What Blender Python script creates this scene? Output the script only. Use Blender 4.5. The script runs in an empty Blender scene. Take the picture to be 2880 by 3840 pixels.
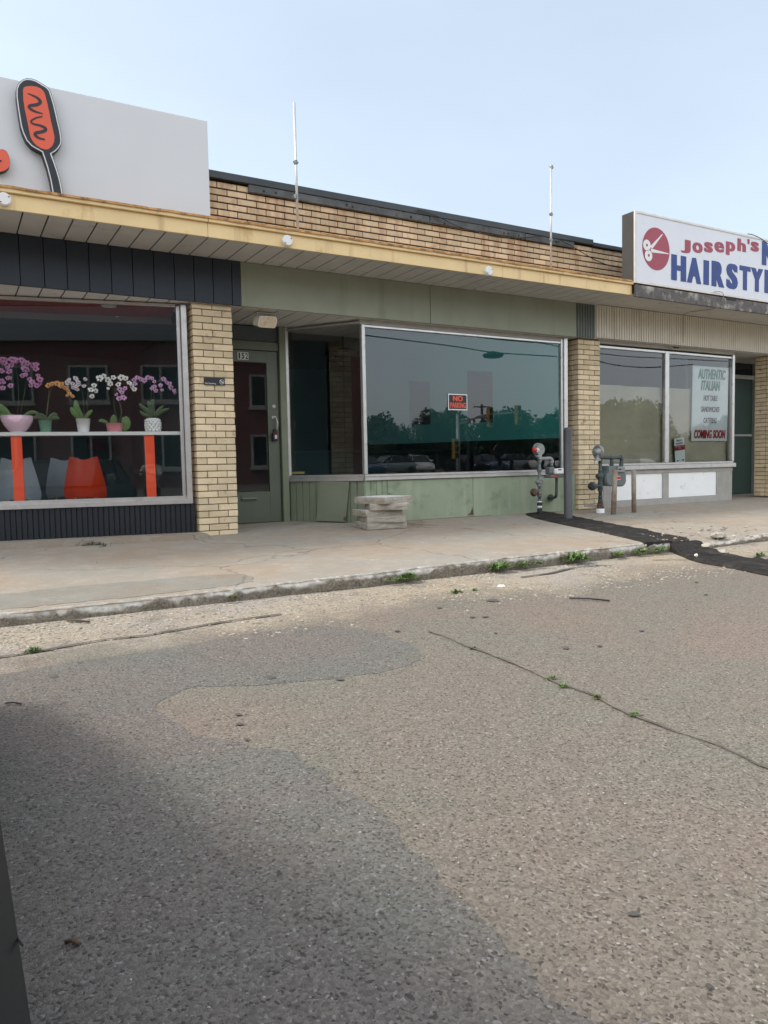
import bpy, bmesh, math, random
from mathutils import Vector, Matrix, noise
random.seed(7)
R = math.radians
sc = bpy.context.scene
COL = sc.collection

# ------------------------------------------------------------------ camera
F_PX, IW, IH = 2810.49, 2880, 3840
YAW, PITCH, ROLL = R(30.0615), R(3.6114), R(-1.1373)
CAM = Vector((0, 0, .72))
fw = Vector((math.sin(YAW)*math.cos(PITCH), math.cos(YAW)*math.cos(PITCH), -math.sin(PITCH)))
r0 = Vector((math.cos(YAW), -math.sin(YAW), 0)); u0 = r0.cross(fw)
rt = math.cos(ROLL)*r0 + math.sin(ROLL)*u0
up = -math.sin(ROLL)*r0 + math.cos(ROLL)*u0
cd = bpy.data.cameras.new('camera'); cam = bpy.data.objects.new('camera', cd); COL.objects.link(cam)
m3 = Matrix((rt, up, -fw)).transposed()
cam.matrix_world = Matrix.Translation(CAM) @ m3.to_4x4()
cd.sensor_fit = 'VERTICAL'; cd.sensor_height = 36; cd.lens = F_PX/IH*36
cd.clip_start = .02; cd.clip_end = 2000
sc.camera = cam

# ------------------------------------------------------------------ sky, sun, exposure
SUN = Vector((-.9, .26, 1.0)).normalized()
w = bpy.data.worlds.new('World'); sc.world = w; w.use_nodes = True
nt = w.node_tree; nt.nodes.clear()
out = nt.nodes.new('ShaderNodeOutputWorld'); bg = nt.nodes.new('ShaderNodeBackground')
sky = nt.nodes.new('ShaderNodeTexSky'); sky.sky_type = 'NISHITA'; sky.sun_disc = False
sky.sun_elevation = math.asin(SUN.z); sky.sun_rotation = math.atan2(SUN.x, SUN.y)
sky.air_density = 1.0; sky.dust_density = 4.0; sky.ozone_density = 2.0; sky.altitude = 100
hs = nt.nodes.new('ShaderNodeHueSaturation'); hs.inputs['Saturation'].default_value = .62
nt.links.new(sky.outputs[0], hs.inputs['Color'])
hz = nt.nodes.new('ShaderNodeMix'); hz.data_type = 'RGBA'; hz.inputs[0].default_value = .70
tcw = nt.nodes.new('ShaderNodeTexCoord'); sxw = nt.nodes.new('ShaderNodeSeparateXYZ'); mrw = nt.nodes.new('ShaderNodeMapRange'); hcol = nt.nodes.new('ShaderNodeMix')   # haze veil, with added brightness behind the camera to lift the shaded facade
nt.links.new(tcw.outputs['Generated'], sxw.inputs[0]); nt.links.new(sxw.outputs[1], mrw.inputs[0])
mrw.inputs['From Min'].default_value = -.7; mrw.inputs['From Max'].default_value = .45; mrw.interpolation_type = 'SMOOTHSTEP'
hcol.data_type = 'RGBA'; nt.links.new(mrw.outputs[0], hcol.inputs[0]); hcol.inputs[6].default_value = (3.1, 3.2, 3.26, 1); hcol.inputs[7].default_value = (.86, 1.05, 1.20, 1); nt.links.new(hcol.outputs[2], hz.inputs[7])
nt.links.new(hs.outputs[0], hz.inputs[6]); nt.links.new(hz.outputs[2], bg.inputs['Color']); bg.inputs['Strength'].default_value = .15
cn = nt.nodes.new('ShaderNodeTexNoise'); cn.inputs['Scale'].default_value = 2.2; cn.inputs['Detail'].default_value = 5; cm = nt.nodes.new('ShaderNodeMapping'); cm.inputs['Scale'].default_value = (1, 1, 3); nt.links.new(tcw.outputs['Generated'], cm.inputs[0]); nt.links.new(cm.outputs[0], cn.inputs[0])
cr = nt.nodes.new('ShaderNodeMapRange'); cr.inputs['From Min'].default_value = .3; cr.inputs['From Max'].default_value = .7; cr.inputs['To Min'].default_value = .955; cr.inputs['To Max'].default_value = 1.045; nt.links.new(cn.outputs['Fac'], cr.inputs[0])
cv = nt.nodes.new('ShaderNodeVectorMath'); cv.operation = 'SCALE'; nt.links.new(hz.outputs[2], cv.inputs[0]); nt.links.new(cr.outputs[0], cv.inputs['Scale']); nt.links.new(cv.outputs[0], bg.inputs['Color'])
nt.links.new(bg.outputs[0], out.inputs['Surface'])
sl = bpy.data.lights.new('sun', 'SUN'); sl.energy = .72; sl.angle = R(12); sl.color = (1, .93, .84)
so = bpy.data.objects.new('sun', sl); COL.objects.link(so)
so.rotation_euler = SUN.to_track_quat('Z', 'Y').to_euler()
sc.view_settings.view_transform = 'Standard'; sc.view_settings.look = 'None'
sc.view_settings.exposure = 1.93; sc.view_settings.gamma = 1
sc.cycles.max_bounces = 7; sc.cycles.transparent_max_bounces = 12
sc.cycles.use_denoising = True; sc.cycles.sample_clamp_indirect = 8

# ------------------------------------------------------------------ measuring helpers (photo pixel -> point on a real plane)
def ray(p): return (p[0]-IW/2)*rt - (p[1]-IH/2)*up + F_PX*fw
def PY(p, Y): d = ray(p); return CAM + d*(Y/d.y)
def PZ(p, Z): d = ray(p); return CAM + d*((Z-CAM.z)/d.z)
def PPl(p, p0, n): d = ray(p); return CAM + d*((Vector(p0)-CAM).dot(n)/d.dot(n))
def zz(ox, oy, s): return lambda x, y: (ox+x/s, oy+y/s)
z1 = zz(0, 240, 1.728); z2 = zz(0, 1040, 1.728); z3 = zz(740, 560, 1.8433); z4 = zz(840, 1140, 2.37)
z5 = zz(1300, 1160, 1.8433); z6 = zz(1900, 1160, 1.6929); z7 = zz(1960, 1640, 3.6065)
zb = zz(1500, 560, 1.2022); zc = zz(0, 1960, 1.1521); zd = zz(1440, 1860, 1.1521)
zs = zz(2300, 740, 2.8603); zp = zz(2500, 1340, 5.8192); ze = zz(0, 280, 4.8077); zg = zz(1960, 1820, 1.8033)
zk = zz(1300, 1800, 6.381); zl = zz(900, 1130, 8.295)
def swz(x, y): return -.025*(8.1-y) - .02*max(0, min(1.6, (4.2-x)/2))
def sink(x, y):
    if not (5.7 < x < 7.9 and y < 6.2): return 0
    return max(0, 1-(y-4.95)/.8)*max(0, 1-abs(x-7.0)/1.1)*.07
def lotz(y):
    if y > 0: return -.20 - .25*(4.95-y)/4.95
    if y > -12: return -.45 - .1*(-y/12)
    return -.55 + .9*min(1, (-y-12)/40)

# ------------------------------------------------------------------ mesh helpers
def thing(name, label, cat, loc=(0, 0, 0), group=None):
    o = bpy.data.objects.new(name, None); COL.objects.link(o); o.location = loc
    o.empty_display_size = .1
    o['label'] = label; o['category'] = cat
    if group: o['group'] = group
    return o
def wloc(o):
    v = Vector((0, 0, 0))
    while o: v += o.location; o = o.parent
    return v
def link(name, me, m, parent=None, smooth=False):
    o = bpy.data.objects.new(name, me); COL.objects.link(o)
    if m is not None and not isinstance(m, (list, tuple)): m = [m]
    for q in m or []: me.materials.append(q)
    if parent: o.parent = parent
    if smooth:
        for p in me.polygons: p.use_smooth = True
    return o
def obj(name, bm, m, parent=None, smooth=False, label=None):
    """bm in world coordinates"""
    if parent: bmesh.ops.translate(bm, vec=-wloc(parent), verts=bm.verts)
    me = bpy.data.meshes.new(name); bm.normal_update(); bm.to_mesh(me); bm.free()
    o = link(name, me, m, parent, smooth)
    if label: o['label'] = label
    return o
def tag(o, label, cat, group=None):
    o['label'] = label; o['category'] = cat
    if group: o['group'] = group
    return o
def struct(o): o['kind'] = 'structure'; return o
def stuff(o, label=None, cat=None):
    o['kind'] = 'stuff'
    if label: o['label'] = label; o['category'] = cat
    return o
def NB(): return bmesh.new()
def box(bm, x0, x1, y0, y1, z0, z1, bev=0, mi=0, M=None):
    if x1 < x0: x0, x1 = x1, x0
    if y1 < y0: y0, y1 = y1, y0
    if z1 < z0: z0, z1 = z1, z0
    vs = [bm.verts.new((x, y, z)) for z in (z0, z1) for y in (y0, y1) for x in (x0, x1)]
    fs = [bm.faces.new([vs[i] for i in f]) for f in ((0, 2, 3, 1), (4, 5, 7, 6), (0, 1, 5, 4), (2, 6, 7, 3), (0, 4, 6, 2), (1, 3, 7, 5))]
    for f in fs: f.material_index = mi
    if M is not None: bmesh.ops.transform(bm, matrix=M, verts=vs)
    if bev:
        es = list({e for f in fs for e in f.edges})
        bmesh.ops.bevel(bm, geom=es, offset=bev, segments=1, affect='EDGES', material=-1)
    return vs
def hexa(bm, pts, mi=0):
    """8 points: bottom 4 ccw, top 4 ccw"""
    vs = [bm.verts.new(p) for p in pts]
    for f in ((3, 2, 1, 0), (4, 5, 6, 7), (0, 1, 5, 4), (1, 2, 6, 5), (2, 3, 7, 6), (3, 0, 4, 7)):
        bm.faces.new([vs[i] for i in f]).material_index = mi
    return vs
def bar(bm, a, b, w_, h_, upv=(0, 0, 1), mi=0):
    """rectangular bar from a to b, w_ across, h_ along upv"""
    a = Vector(a); b = Vector(b); d = (b-a).normalized(); u = Vector(upv); u = (u-d*u.dot(d)).normalized(); s = d.cross(u)
    hexa(bm, [a-s*w_/2-u*h_/2, a+s*w_/2-u*h_/2, b+s*w_/2-u*h_/2, b-s*w_/2-u*h_/2,
              a-s*w_/2+u*h_/2, a+s*w_/2+u*h_/2, b+s*w_/2+u*h_/2, b-s*w_/2+u*h_/2], mi)
def tube(bm, pts, rad, seg=10, cap=True, mi=0):
    pts = [Vector(p) for p in pts]; n = len(pts)
    rs = rad if isinstance(rad, (list, tuple)) else [rad]*n
    rings = []; prev = None
    for i, p in enumerate(pts):
        d = (pts[min(i+1, n-1)] - pts[max(i-1, 0)])
        if d.length < 1e-9: d = Vector((0, 0, 1))
        d.normalize()
        if prev is None: u = d.orthogonal().normalized()
        else: u = (prev - d*prev.dot(d)).normalized()
        prev = u; v = d.cross(u)
        rings.append([bm.verts.new(p + (u*math.cos(t)+v*math.sin(t))*rs[i]) for t in [2*math.pi*k/seg for k in range(seg)]])
    for i in range(n-1):
        for k in range(seg):
            f = bm.faces.new((rings[i][k], rings[i][(k+1) % seg], rings[i+1][(k+1) % seg], rings[i+1][k])); f.smooth = True; f.material_index = mi
    if cap:
        for rr in (list(reversed(rings[0])), rings[-1]):
            bm.faces.new(rr).material_index = mi
def lathe(bm, prof, c, seg=24, axis='Z', mi=0):
    c = Vector(c); rings = []
    for r_, h in prof:
        rg = []
        for k in range(seg):
            t = 2*math.pi*k/seg; a, b = r_*math.cos(t), r_*math.sin(t)
            v = {'Z': (a, b, h), 'Y': (a, h, b), 'X': (h, a, b)}[axis]
            rg.append(bm.verts.new(c+Vector(v)))
        rings.append(rg)
    for i in range(len(rings)-1):
        for k in range(seg):
            f = bm.faces.new((rings[i][k], rings[i][(k+1) % seg], rings[i+1][(k+1) % seg], rings[i+1][k])); f.smooth = True; f.material_index = mi
    for rg in (rings[0], rings[-1]):
        try: bm.faces.new(rg).material_index = mi
        except Exception: pass
def prism(bm, pts, off, mi=0):
    """closed polygon pts (world), extruded by vector off"""
    off = Vector(off); a = [bm.verts.new(p) for p in pts]; b = [bm.verts.new(Vector(p)+off) for p in pts]
    n = len(a)
    bm.faces.new(a).material_index = mi; bm.faces.new(list(reversed(b))).material_index = mi
    for i in range(n): bm.faces.new((a[i], b[i], b[(i+1) % n], a[(i+1) % n])).material_index = mi
def smoothpoly(pts, it=2, closed=True):
    for _ in range(it):
        q = []; n = len(pts)
        for i in range(n if closed else n-1):
            a = Vector(pts[i]); b = Vector(pts[(i+1) % n]); q += [a*.75+b*.25, a*.25+b*.75]
        if not closed: q = [Vector(pts[0])]+q+[Vector(pts[-1])]
        pts = q
    return pts
def fixn(bm): bmesh.ops.recalc_face_normals(bm, faces=bm.faces)
def wave(bm, p0, p1, z0, z1, pitch, depth, nrm, kind='round', mi=0):
    """corrugated sheet from p0 to p1 (xy), standing z0..z1"""
    p0 = Vector((*p0, 0)); p1 = Vector((*p1, 0)); L = (p1-p0).length; d = (p1-p0)/L; n = Vector(nrm).normalized()
    k = max(2, int(L/pitch)); prof = []
    for i in range(k):
        if kind == 'round':
            for q in range(6): prof.append(((i+q/6)/k, .5-.5*math.cos(2*math.pi*q/6)))
        elif kind == 'groove': prof += [(i/k, 0), ((i+.22)/k, 0), ((i+.34)/k, 1), ((i+.86)/k, 1), ((i+.98)/k, 0)]
        else:
            prof += [(i/k, 0), ((i+.10)/k, 0), ((i+.16)/k, 1), ((i+.94)/k, .75), ((i+.999)/k, 0)]
    prof.append((1, 0)); last = None
    for t, h in prof:
        q = p0+d*L*t+n*depth*h
        a = bm.verts.new((q.x, q.y, z0)); b = bm.verts.new((q.x, q.y, z1))
        if last: f = bm.faces.new((last[0], a, b, last[1])); f.material_index = mi; f.smooth = (kind == 'round')
        last = (a, b)

# ------------------------------------------------------------------ materials
def lin(c): return tuple(((x/255)/12.92 if x/255 <= .04045 else ((x/255+.055)/1.055)**2.4) for x in c)
def mat(name, col, rough=.6, metal=0, var=.12, scale=4, bump=0, bscale=60, dirt=None, island=0, spec=.5, streak=None, trans=0, detail=6):
    m = bpy.data.materials.new(name); m.use_nodes = True; t = m.node_tree; N = t.nodes; L = t.links
    p = N['Principled BSDF']; p.inputs['Roughness'].default_value = rough; p.inputs['Metallic'].default_value = metal
    p.inputs['Specular IOR Level'].default_value = spec
    tc = N.new('ShaderNodeTexCoord')
    def noi(s, d=detail, vec=None, rg=.55):
        n = N.new('ShaderNodeTexNoise'); n.inputs['Scale'].default_value = s; n.inputs['Detail'].default_value = d
        n.inputs['Roughness'].default_value = rg
        L.new(vec or tc.outputs['Object'], n.inputs['Vector']); return n.outputs['Fac']
    def ramp(f, a, b, ca=(0, 0, 0, 1), cb=(1, 1, 1, 1)):
        r_ = N.new('ShaderNodeValToRGB'); r_.color_ramp.elements[0].position = a; r_.color_ramp.elements[1].position = b
        r_.color_ramp.elements[0].color = ca; r_.color_ramp.elements[1].color = cb; L.new(f, r_.inputs[0]); return r_.outputs[0]
    def mix(f, a, b, mode='MIX'):
        x = N.new('ShaderNodeMix'); x.data_type = 'RGBA'; x.blend_type = mode
        if isinstance(f, float): x.inputs[0].default_value = f
        else: L.new(f, x.inputs[0])
        for i, q in ((6, a), (7, b)):
            if isinstance(q, tuple): x.inputs[i].default_value = (*q[:3], 1)
            else: L.new(q, x.inputs[i])
        return x.outputs[2]
    c0 = tuple(x*(1-var) for x in col); c1 = tuple(min(1, x*(1+var)) for x in col)
    c = mix(ramp(noi(scale), .3, .7), c0, c1)
    if island:
        g = N.new('ShaderNodeNewGeometry')
        k = ramp(g.outputs['Random Per Island'], 0, 1, (1-island, 1-island, 1-island*1.15, 1), (1+island*.4, 1+island*.35, 1+island*.25, 1))
        c = mix(1.0, c, k, 'MULTIPLY')
    if dirt:
        dc, amt, ds = dirt
        c = mix(ramp(noi(ds, 8, rg=.65), .62-amt*.3, .75-amt*.15, (0, 0, 0, 1), (.85, .85, .85, 1)), c, dc)
    if streak:  # vertical run-down stains: colour, amount, frequency along x
        dc, amt, fs = streak
        mp = N.new('ShaderNodeMapping'); mp.inputs['Scale'].default_value = (fs, fs, fs*.09); L.new(tc.outputs['Object'], mp.inputs[0])
        c = mix(ramp(noi(1, 5, mp.outputs[0]), .66-amt*.3, .85-amt*.2, (0, 0, 0, 1), (.75, .75, .75, 1)), c, dc)
    L.new(c, p.inputs['Base Color'])
    if bump:
        b = N.new('ShaderNodeBump'); b.inputs['Strength'].default_value = bump; b.inputs['Distance'].default_value = .01
        L.new(noi(bscale, 8), b.inputs['Height']); L.new(b.outputs[0], p.inputs['Normal'])
    if trans: p.inputs['Transmission Weight'].default_value = trans
    m['p'] = 1
    return m
def glassmat(name, tint=(.93, .96, .95), ior=1.75, wob=.0):
    m = bpy.data.materials.new(name); m.use_nodes = True; t = m.node_tree; N = t.nodes; L = t.links; N.clear()
    o = N.new('ShaderNodeOutputMaterial'); mx = N.new('ShaderNodeMixShader'); tr = N.new('ShaderNodeBsdfTransparent'); gl = N.new('ShaderNodeBsdfGlossy')
    tr.inputs[0].default_value = (*tint, 1); gl.inputs['Roughness'].default_value = 0.0; gl.inputs['Color'].default_value = (.95, .97, 1, 1)
    fr = N.new('ShaderNodeFresnel'); fr.inputs[0].default_value = ior
    if wob:
        tc = N.new('ShaderNodeTexCoord'); n = N.new('ShaderNodeTexNoise'); n.inputs['Scale'].default_value = .9; n.inputs['Detail'].default_value = 1
        b = N.new('ShaderNodeBump'); b.inputs['Strength'].default_value = wob; b.inputs['Distance'].default_value = .02
        L.new(tc.outputs['Object'], n.inputs[0]); L.new(n.outputs['Fac'], b.inputs['Height']); L.new(b.outputs[0], gl.inputs['Normal'])
    L.new(fr.outputs[0], mx.inputs[0]); L.new(tr.outputs[0], mx.inputs[1]); L.new(gl.outputs[0], mx.inputs[2]); L.new(mx.outputs[0], o.inputs[0])
    return m

M = {}
M['brick'] = mat('yellow_brick', (.68, .555, .37), .75, var=.10, scale=7, bump=.35, bscale=90, island=.22, dirt=((.30, .21, .12), .10, 9))
M['brick_rust'] = mat('stained_yellow_brick', (.62, .49, .33), .75, var=.12, scale=6, bump=.35, bscale=90, island=.25, dirt=((.25, .12, .05), .28, 3.0), streak=((.26, .12, .05), .55, 8))
M['mortar'] = mat('dark_mortar', (.035, .022, .016), .9, var=.25, scale=20)
M['mortar_pillar'] = mat('brown_mortar', (.17, .125, .085), .9, var=.25, scale=20)
M['coping'] = mat('dark_metal_coping', (.035, .045, .05), .45, .2, var=.2, scale=3)
M['board'] = mat('weathered_board', (.085, .095, .098), .8, var=.35, scale=5, bump=.5, dirt=((.03, .03, .03), .3, 7))
M['yellow'] = mat('yellow_painted_fascia', (.76, .57, .29), .5, var=.06, scale=3, streak=((.33, .17, .06), .34, 9), dirt=((.50, .31, .11), .16, 2.5))
M['rust'] = mat('rusty_lip', (.50, .27, .10), .8, var=.3, scale=12, bump=.6, bscale=70, dirt=((.12, .05, .02), .5, 14))
M['soffit'] = mat('soffit_planks', (.50, .48, .45), .65, var=.07, scale=3, dirt=((.25, .23, .2), .1, 5), bump=.08)
M['groove'] = mat('dark_groove', (.06, .05, .04), .9, var=.1)
M['navy'] = mat('navy_panel', (.016, .024, .036), .5, var=.12, scale=4, bump=.1, bscale=50)
M['navy_riser'] = mat('navy_riser', (.007, .011, .016), .5, var=.15, scale=5, bump=.1)
M['green'] = mat('green_painted_panel', (.25, .27, .20), .6, var=.08, scale=2.2, streak=((.145, .17, .11), .35, 4), dirt=((.24, .25, .18), .12, 3), bump=.06)
M['green_riser'] = mat('weathered_green_riser', (.27, .32, .215), .65, var=.10, scale=3, streak=((.38, .40, .30), .55, 8), dirt=((.15, .21, .12), .25, 4), bump=.12)
M['green_door'] = mat('green_door_paint', (.10, .12, .082), .42, var=.07, scale=4, bump=.05)
M['green_trim'] = mat('green_trim_paint', (.17, .195, .13), .5, var=.08, scale=4, bump=.05)
M['green_dark'] = mat('dark_green_door', (.02, .045, .03), .5, var=.15)
M['beige_corr'] = mat('beige_corrugated', (.66, .62, .52), .55, var=.06, scale=5, streak=((.30, .26, .19), .25, 9))
M['grey_corr'] = mat('grey_corrugated', (.13, .15, .135), .55, var=.1, scale=5)
M['alu'] = mat('aluminium_frame', (.56, .55, .53), .35, .75, var=.08, scale=9, bump=.05, dirt=((.35, .33, .3), .1, 12))
M['glass'] = glassmat('window_glass', (.93, .96, .95), 1.72, .012)
M['glass_dark'] = glassmat('tinted_window_glass', (.45, .62, .60), 1.85, .012)
M['white_sign'] = mat('white_sign_face', (.60, .61, .62), .45, var=.02, scale=2)
M['sign_face'] = mat('sign_face', (.66, .68, .72), .4, var=.03, scale=3, dirt=((.5, .5, .5), .05, 9))
M['sign_box'] = mat('grey_sign_box', (.04, .038, .034), .8, var=.15, scale=6, bump=.1)
M['sign_trim'] = mat('sign_trim', (.58, .55, .50), .4, .3, var=.1, scale=8)
M['black'] = mat('black_plastic', (.012, .016, .022), .5, var=.1)
M['nearblack'] = mat('matt_black', (.02, .02, .02), .8, var=.2)
M['white'] = mat('white_paint', (.72, .72, .70), .5, var=.04, scale=5)
M['white_board'] = mat('white_riser_board', (.86, .86, .84), .5, var=.03, scale=5, dirt=((.5, .49, .45), .05, 6))
M['red_orange'] = mat('orange_red_panel', (.68, .10, .045), .45, var=.04)
M['red_leg'] = mat('red_counter_leg', (.80, .075, .02), .4, var=.05)
M['maroon'] = mat('maroon_print', (.32, .045, .075), .5, var=.05)
M['blue'] = mat('blue_print', (.008, .04, .20), .5, var=.08)
M['print_green'] = mat('green_print', (.02, .20, .11), .6, var=.1)
M['print_black'] = mat('black_print', (.012, .015, .02), .6, var=.1)
M['print_red'] = mat('red_print', (.36, .015, .03), .6, var=.1)
M['paper'] = mat('white_poster_paper', (.86, .92, .92), .6, var=.03, scale=6)
M['kraft'] = mat('brown_kraft_paper', (.60, .57, .44), .75, var=.12, scale=1.6, bump=1.0, bscale=3)
M['grey_paint'] = mat('grey_painted_wood', (.36, .345, .315), .7, var=.1, scale=6, bump=.1)
M['board_wood'] = mat('peeling_weathered_wood', (.11, .10, .095), .85, var=.3, scale=10, bump=.6, bscale=40, dirt=((.50, .47, .40), .35, 6))
M['canopy_plain'] = mat('plain_canopy_underside', (.52, .50, .45), .7, var=.07, scale=2, dirt=((.22, .2, .17), .12, 4))
M['galv'] = mat('galvanised_pole', (.50, .50, .49), .45, .5, var=.12, scale=15)
M['pipe'] = mat('grey_gas_pipe', (.14, .15, .15), .5, .2, var=.15, scale=20, bump=.1)
M['pipe_light'] = mat('light_grey_casting', (.26, .27, .26), .5, .3, var=.15, scale=20, bump=.15)
M['pipe_dark'] = mat('dark_slate_pipe', (.055, .07, .07), .5, .2, var=.15, scale=20, bump=.1)
M['meter_green'] = mat('grey_green_meter', (.14, .175, .165), .5, .1, var=.08, scale=8, bump=.05)
M['rust_metal'] = mat('rusty_metal', (.12, .075, .05), .85, .2, var=.35, scale=18, bump=.5)
M['redcap'] = mat('red_cap', (.55, .03, .03), .5, var=.05)
M['bollard'] = mat('charcoal_bollard', (.055, .057, .06), .5, .1, var=.1, scale=8, bump=.1, dirt=((.10, .075, .055), .12, 5))
M['post'] = mat('rusty_grey_post', (.28, .25, .21), .75, .1, var=.15, scale=10, bump=.4, dirt=((.22, .085, .03), .55, 7))
M['stone'] = mat('rock_faced_stone', (.36, .325, .265), .85, var=.18, scale=12, bump=1.0, bscale=35)
M['stone_top'] = mat('smooth_slab_top', (.70, .69, .67), .8, var=.06, scale=10, bump=.1)
M['leaf'] = mat('orchid_leaf', (.07, .15, .03), .4, var=.25, scale=8)
M['leaf_dark'] = mat('dark_orchid_leaf', (.03, .07, .02), .4, var=.25, scale=8)
M['weed'] = mat('weed_leaf', (.10, .17, .04), .6, var=.35, scale=12, island=.3)
M['moss'] = mat('dull_weed', (.10, .12, .035), .8, var=.35, scale=12, island=.3)
M['stem'] = mat('orchid_stem', (.09, .11, .05), .6, var=.1)
M['fl_white'] = mat('white_petal', (.80, .78, .74), .6, var=.05, scale=30)
M['fl_pinkwhite'] = mat('pale_pink_petal', (.66, .56, .60), .6, var=.15, scale=30)
M['fl_purple'] = mat('purple_petal', (.58, .32, .54), .6, var=.15, scale=30)
M['fl_magenta'] = mat('magenta_petal', (.46, .20, .38), .6, var=.2, scale=30)
M['fl_orange'] = mat('apricot_petal', (.72, .36, .12), .6, var=.15, scale=30)
M['fl_eye'] = mat('flower_centre', (.16, .02, .07), .6, var=.2)
M['pot_pink'] = mat('pale_pink_bowl', (.70, .48, .58), .3, var=.03)
M['pot_green'] = mat('green_pot', (.12, .28, .20), .4, var=.05)
M['pot_white'] = mat('white_pot', (.74, .74, .72), .35, var=.03)
M['pot_rose'] = mat('rose_pot', (.66, .25, .28), .45, var=.05)
M['soil'] = mat('bark_soil', (.05, .035, .02), .9, var=.3)
M['chair_red'] = mat('red_shell', (.70, .05, .01), .35, var=.05)
M['chair_grey'] = mat('pale_blue_shell', (.33, .38, .43), .4, var=.05)
M['wood'] = mat('beech_wood', (.42, .27, .14), .5, var=.15, scale=10)
M['room'] = mat('dark_room_wall', (.10, .17, .185), .8, var=.1, scale=2)
M['room_teal'] = mat('teal_room_wall', (.02, .05, .05), .8, var=.1, scale=2)
M['ceil_grey'] = mat('room_ceiling', (.16, .16, .165), .8, var=.05)
M['ceil_red'] = mat('red_ceiling_band', (.30, .04, .045), .6, var=.06)
M['counter'] = mat('pale_counter', (.62, .62, .60), .4, var=.04)
M['canvas'] = mat('maroon_canvas', (.10, .05, .07), .7, var=.2)
M['asphalt_new'] = mat('fresh_asphalt', (.028, .026, .024), .95, var=.35, scale=30, bump=1.0, bscale=90, dirt=((.075, .065, .055), .35, 5), spec=.15)
M['pebble'] = mat('gravel', (.36, .33, .285), .9, var=.2, scale=10, island=.45)
M['crackm'] = mat('crack_dirt', (.10, .085, .065), .95, var=.4, scale=9, dirt=((.26, .22, .15), .45, 5))
M['tarspot'] = mat('tar_spot', (.085, .075, .066), .8, var=.3, scale=20)
M['speaker'] = mat('yellowed_speaker_plastic', (.62, .58, .50), .6, var=.06, scale=12)
M['speaker_face'] = mat('stained_speaker_grille', (.52, .42, .29), .8, var=.12, scale=18, dirt=((.33, .2, .09), .38, 14))
M['car_dark'] = mat('dark_car_paint', (.007, .010, .011), .55, 0, spec=.2, var=.02, scale=2)
M['car_glass'] = mat('car_glass', (.02, .024, .026), .06, 0, var=.02)
M['tyre'] = mat('tyre_rubber', (.02, .02, .02), .8, var=.1)
M['rim'] = mat('alloy_rim', (.45, .45, .46), .3, .8, var=.05)
M['lampglass'] = mat('headlight_lens', (.6, .62, .64), .08, 0, var=.03)
M['bark'] = mat('bark', (.09, .07, .05), .9, var=.3, scale=12, bump=.5)
M['tree_leaf'] = mat('tree_leaf', (.05, .085, .025), .6, var=.35, scale=1.2, island=.45)
M['tree_leaf2'] = mat('tree_leaf_dark', (.035, .065, .022), .6, var=.35, scale=1.2, island=.45)
M['red_brick'] = mat('red_brick', (.21, .09, .085), .85, var=.12, scale=3)
M['stonesill'] = mat('pale_stone_trim', (.42, .40, .36), .8, var=.06)
M['sig_yellow'] = mat('signal_yellow', (.36, .24, .05), .5, var=.05)
M['skin'] = mat('skin', (.50, .30, .21), .5, var=.05, scale=8)
M['shirt'] = mat('white_shirt', (.62, .61, .58), .8, var=.06, scale=6)
M['trousers'] = mat('dark_trousers', (.03, .03, .035), .8, var=.1)
M['hair'] = mat('brown_hair', (.06, .04, .025), .6, var=.2, scale=20)

def concrete(name, base, warm, specks=.3):
    """weathered pavement: broad tone patches, fine aggregate, pale scuffs, hairline cracks"""
    m = bpy.data.materials.new(name); m.use_nodes = True; t = m.node_tree; N = t.nodes; L = t.links; p = N['Principled BSDF']
    p.inputs['Roughness'].default_value = .9; p.inputs['Specular IOR Level'].default_value = .25
    tc = N.new('ShaderNodeTexCoord')
    def noi(s, d=6, rg=.55, vec=None):
        n = N.new('ShaderNodeTexNoise'); n.inputs['Scale'].default_value = s; n.inputs['Detail'].default_value = d; n.inputs['Roughness'].default_value = rg
        L.new(vec or tc.outputs['Object'], n.inputs[0]); return n.outputs['Fac']
    def ramp(f, a, b, ca=(0, 0, 0, 1), cb=(1, 1, 1, 1)):
        r_ = N.new('ShaderNodeValToRGB'); r_.color_ramp.elements[0].position = a; r_.color_ramp.elements[1].position = b
        r_.color_ramp.elements[0].color = ca; r_.color_ramp.elements[1].color = cb; L.new(f, r_.inputs[0]); return r_.outputs[0]
    def mix(f, a, b, mode='MIX'):
        x = N.new('ShaderNodeMix'); x.data_type = 'RGBA'; x.blend_type = mode
        if isinstance(f, float): x.inputs[0].default_value = f
        else: L.new(f, x.inputs[0])
        for i, q in ((6, a), (7, b)):
            if isinstance(q, tuple): x.inputs[i].default_value = (*q[:3], 1)
            else: L.new(q, x.inputs[i])
        return x.outputs[2]
    return m, N, L, p, tc, noi, ramp, mix

# sidewalk
m, N, L, p, tc, noi, ramp, mix = concrete('sidewalk_concrete', 0, 0)
c = mix(ramp(noi(.9, 4), .35, .65), (.315, .245, .18), (.285, .268, .228))
c = mix(ramp(noi(5, 8, .7), .45, .75), c, (.35, .32, .27))
c = mix(ramp(noi(2.2, 8, .75), .60, .72, (0, 0, 0, 1), (.8, .8, .8, 1)), c, (.50, .45, .38))
c = mix(ramp(noi(140, 3, .8), .35, .65, (.80, .80, .80, 1), (1.12, 1.12, 1.12, 1)), c, c)
c = mix(1.0, c, ramp(noi(150, 3, .8), .35, .65, (.76, .76, .76, 1), (1.15, 1.15, 1.15, 1)), 'MULTIPLY')
vo = N.new('ShaderNodeTexVoronoi'); vo.feature = 'DISTANCE_TO_EDGE'; vo.inputs['Scale'].default_value = .42
nv = N.new('ShaderNodeTexNoise'); nv.inputs['Scale'].default_value = 2.5; nv.inputs['Detail'].default_value = 6
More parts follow.
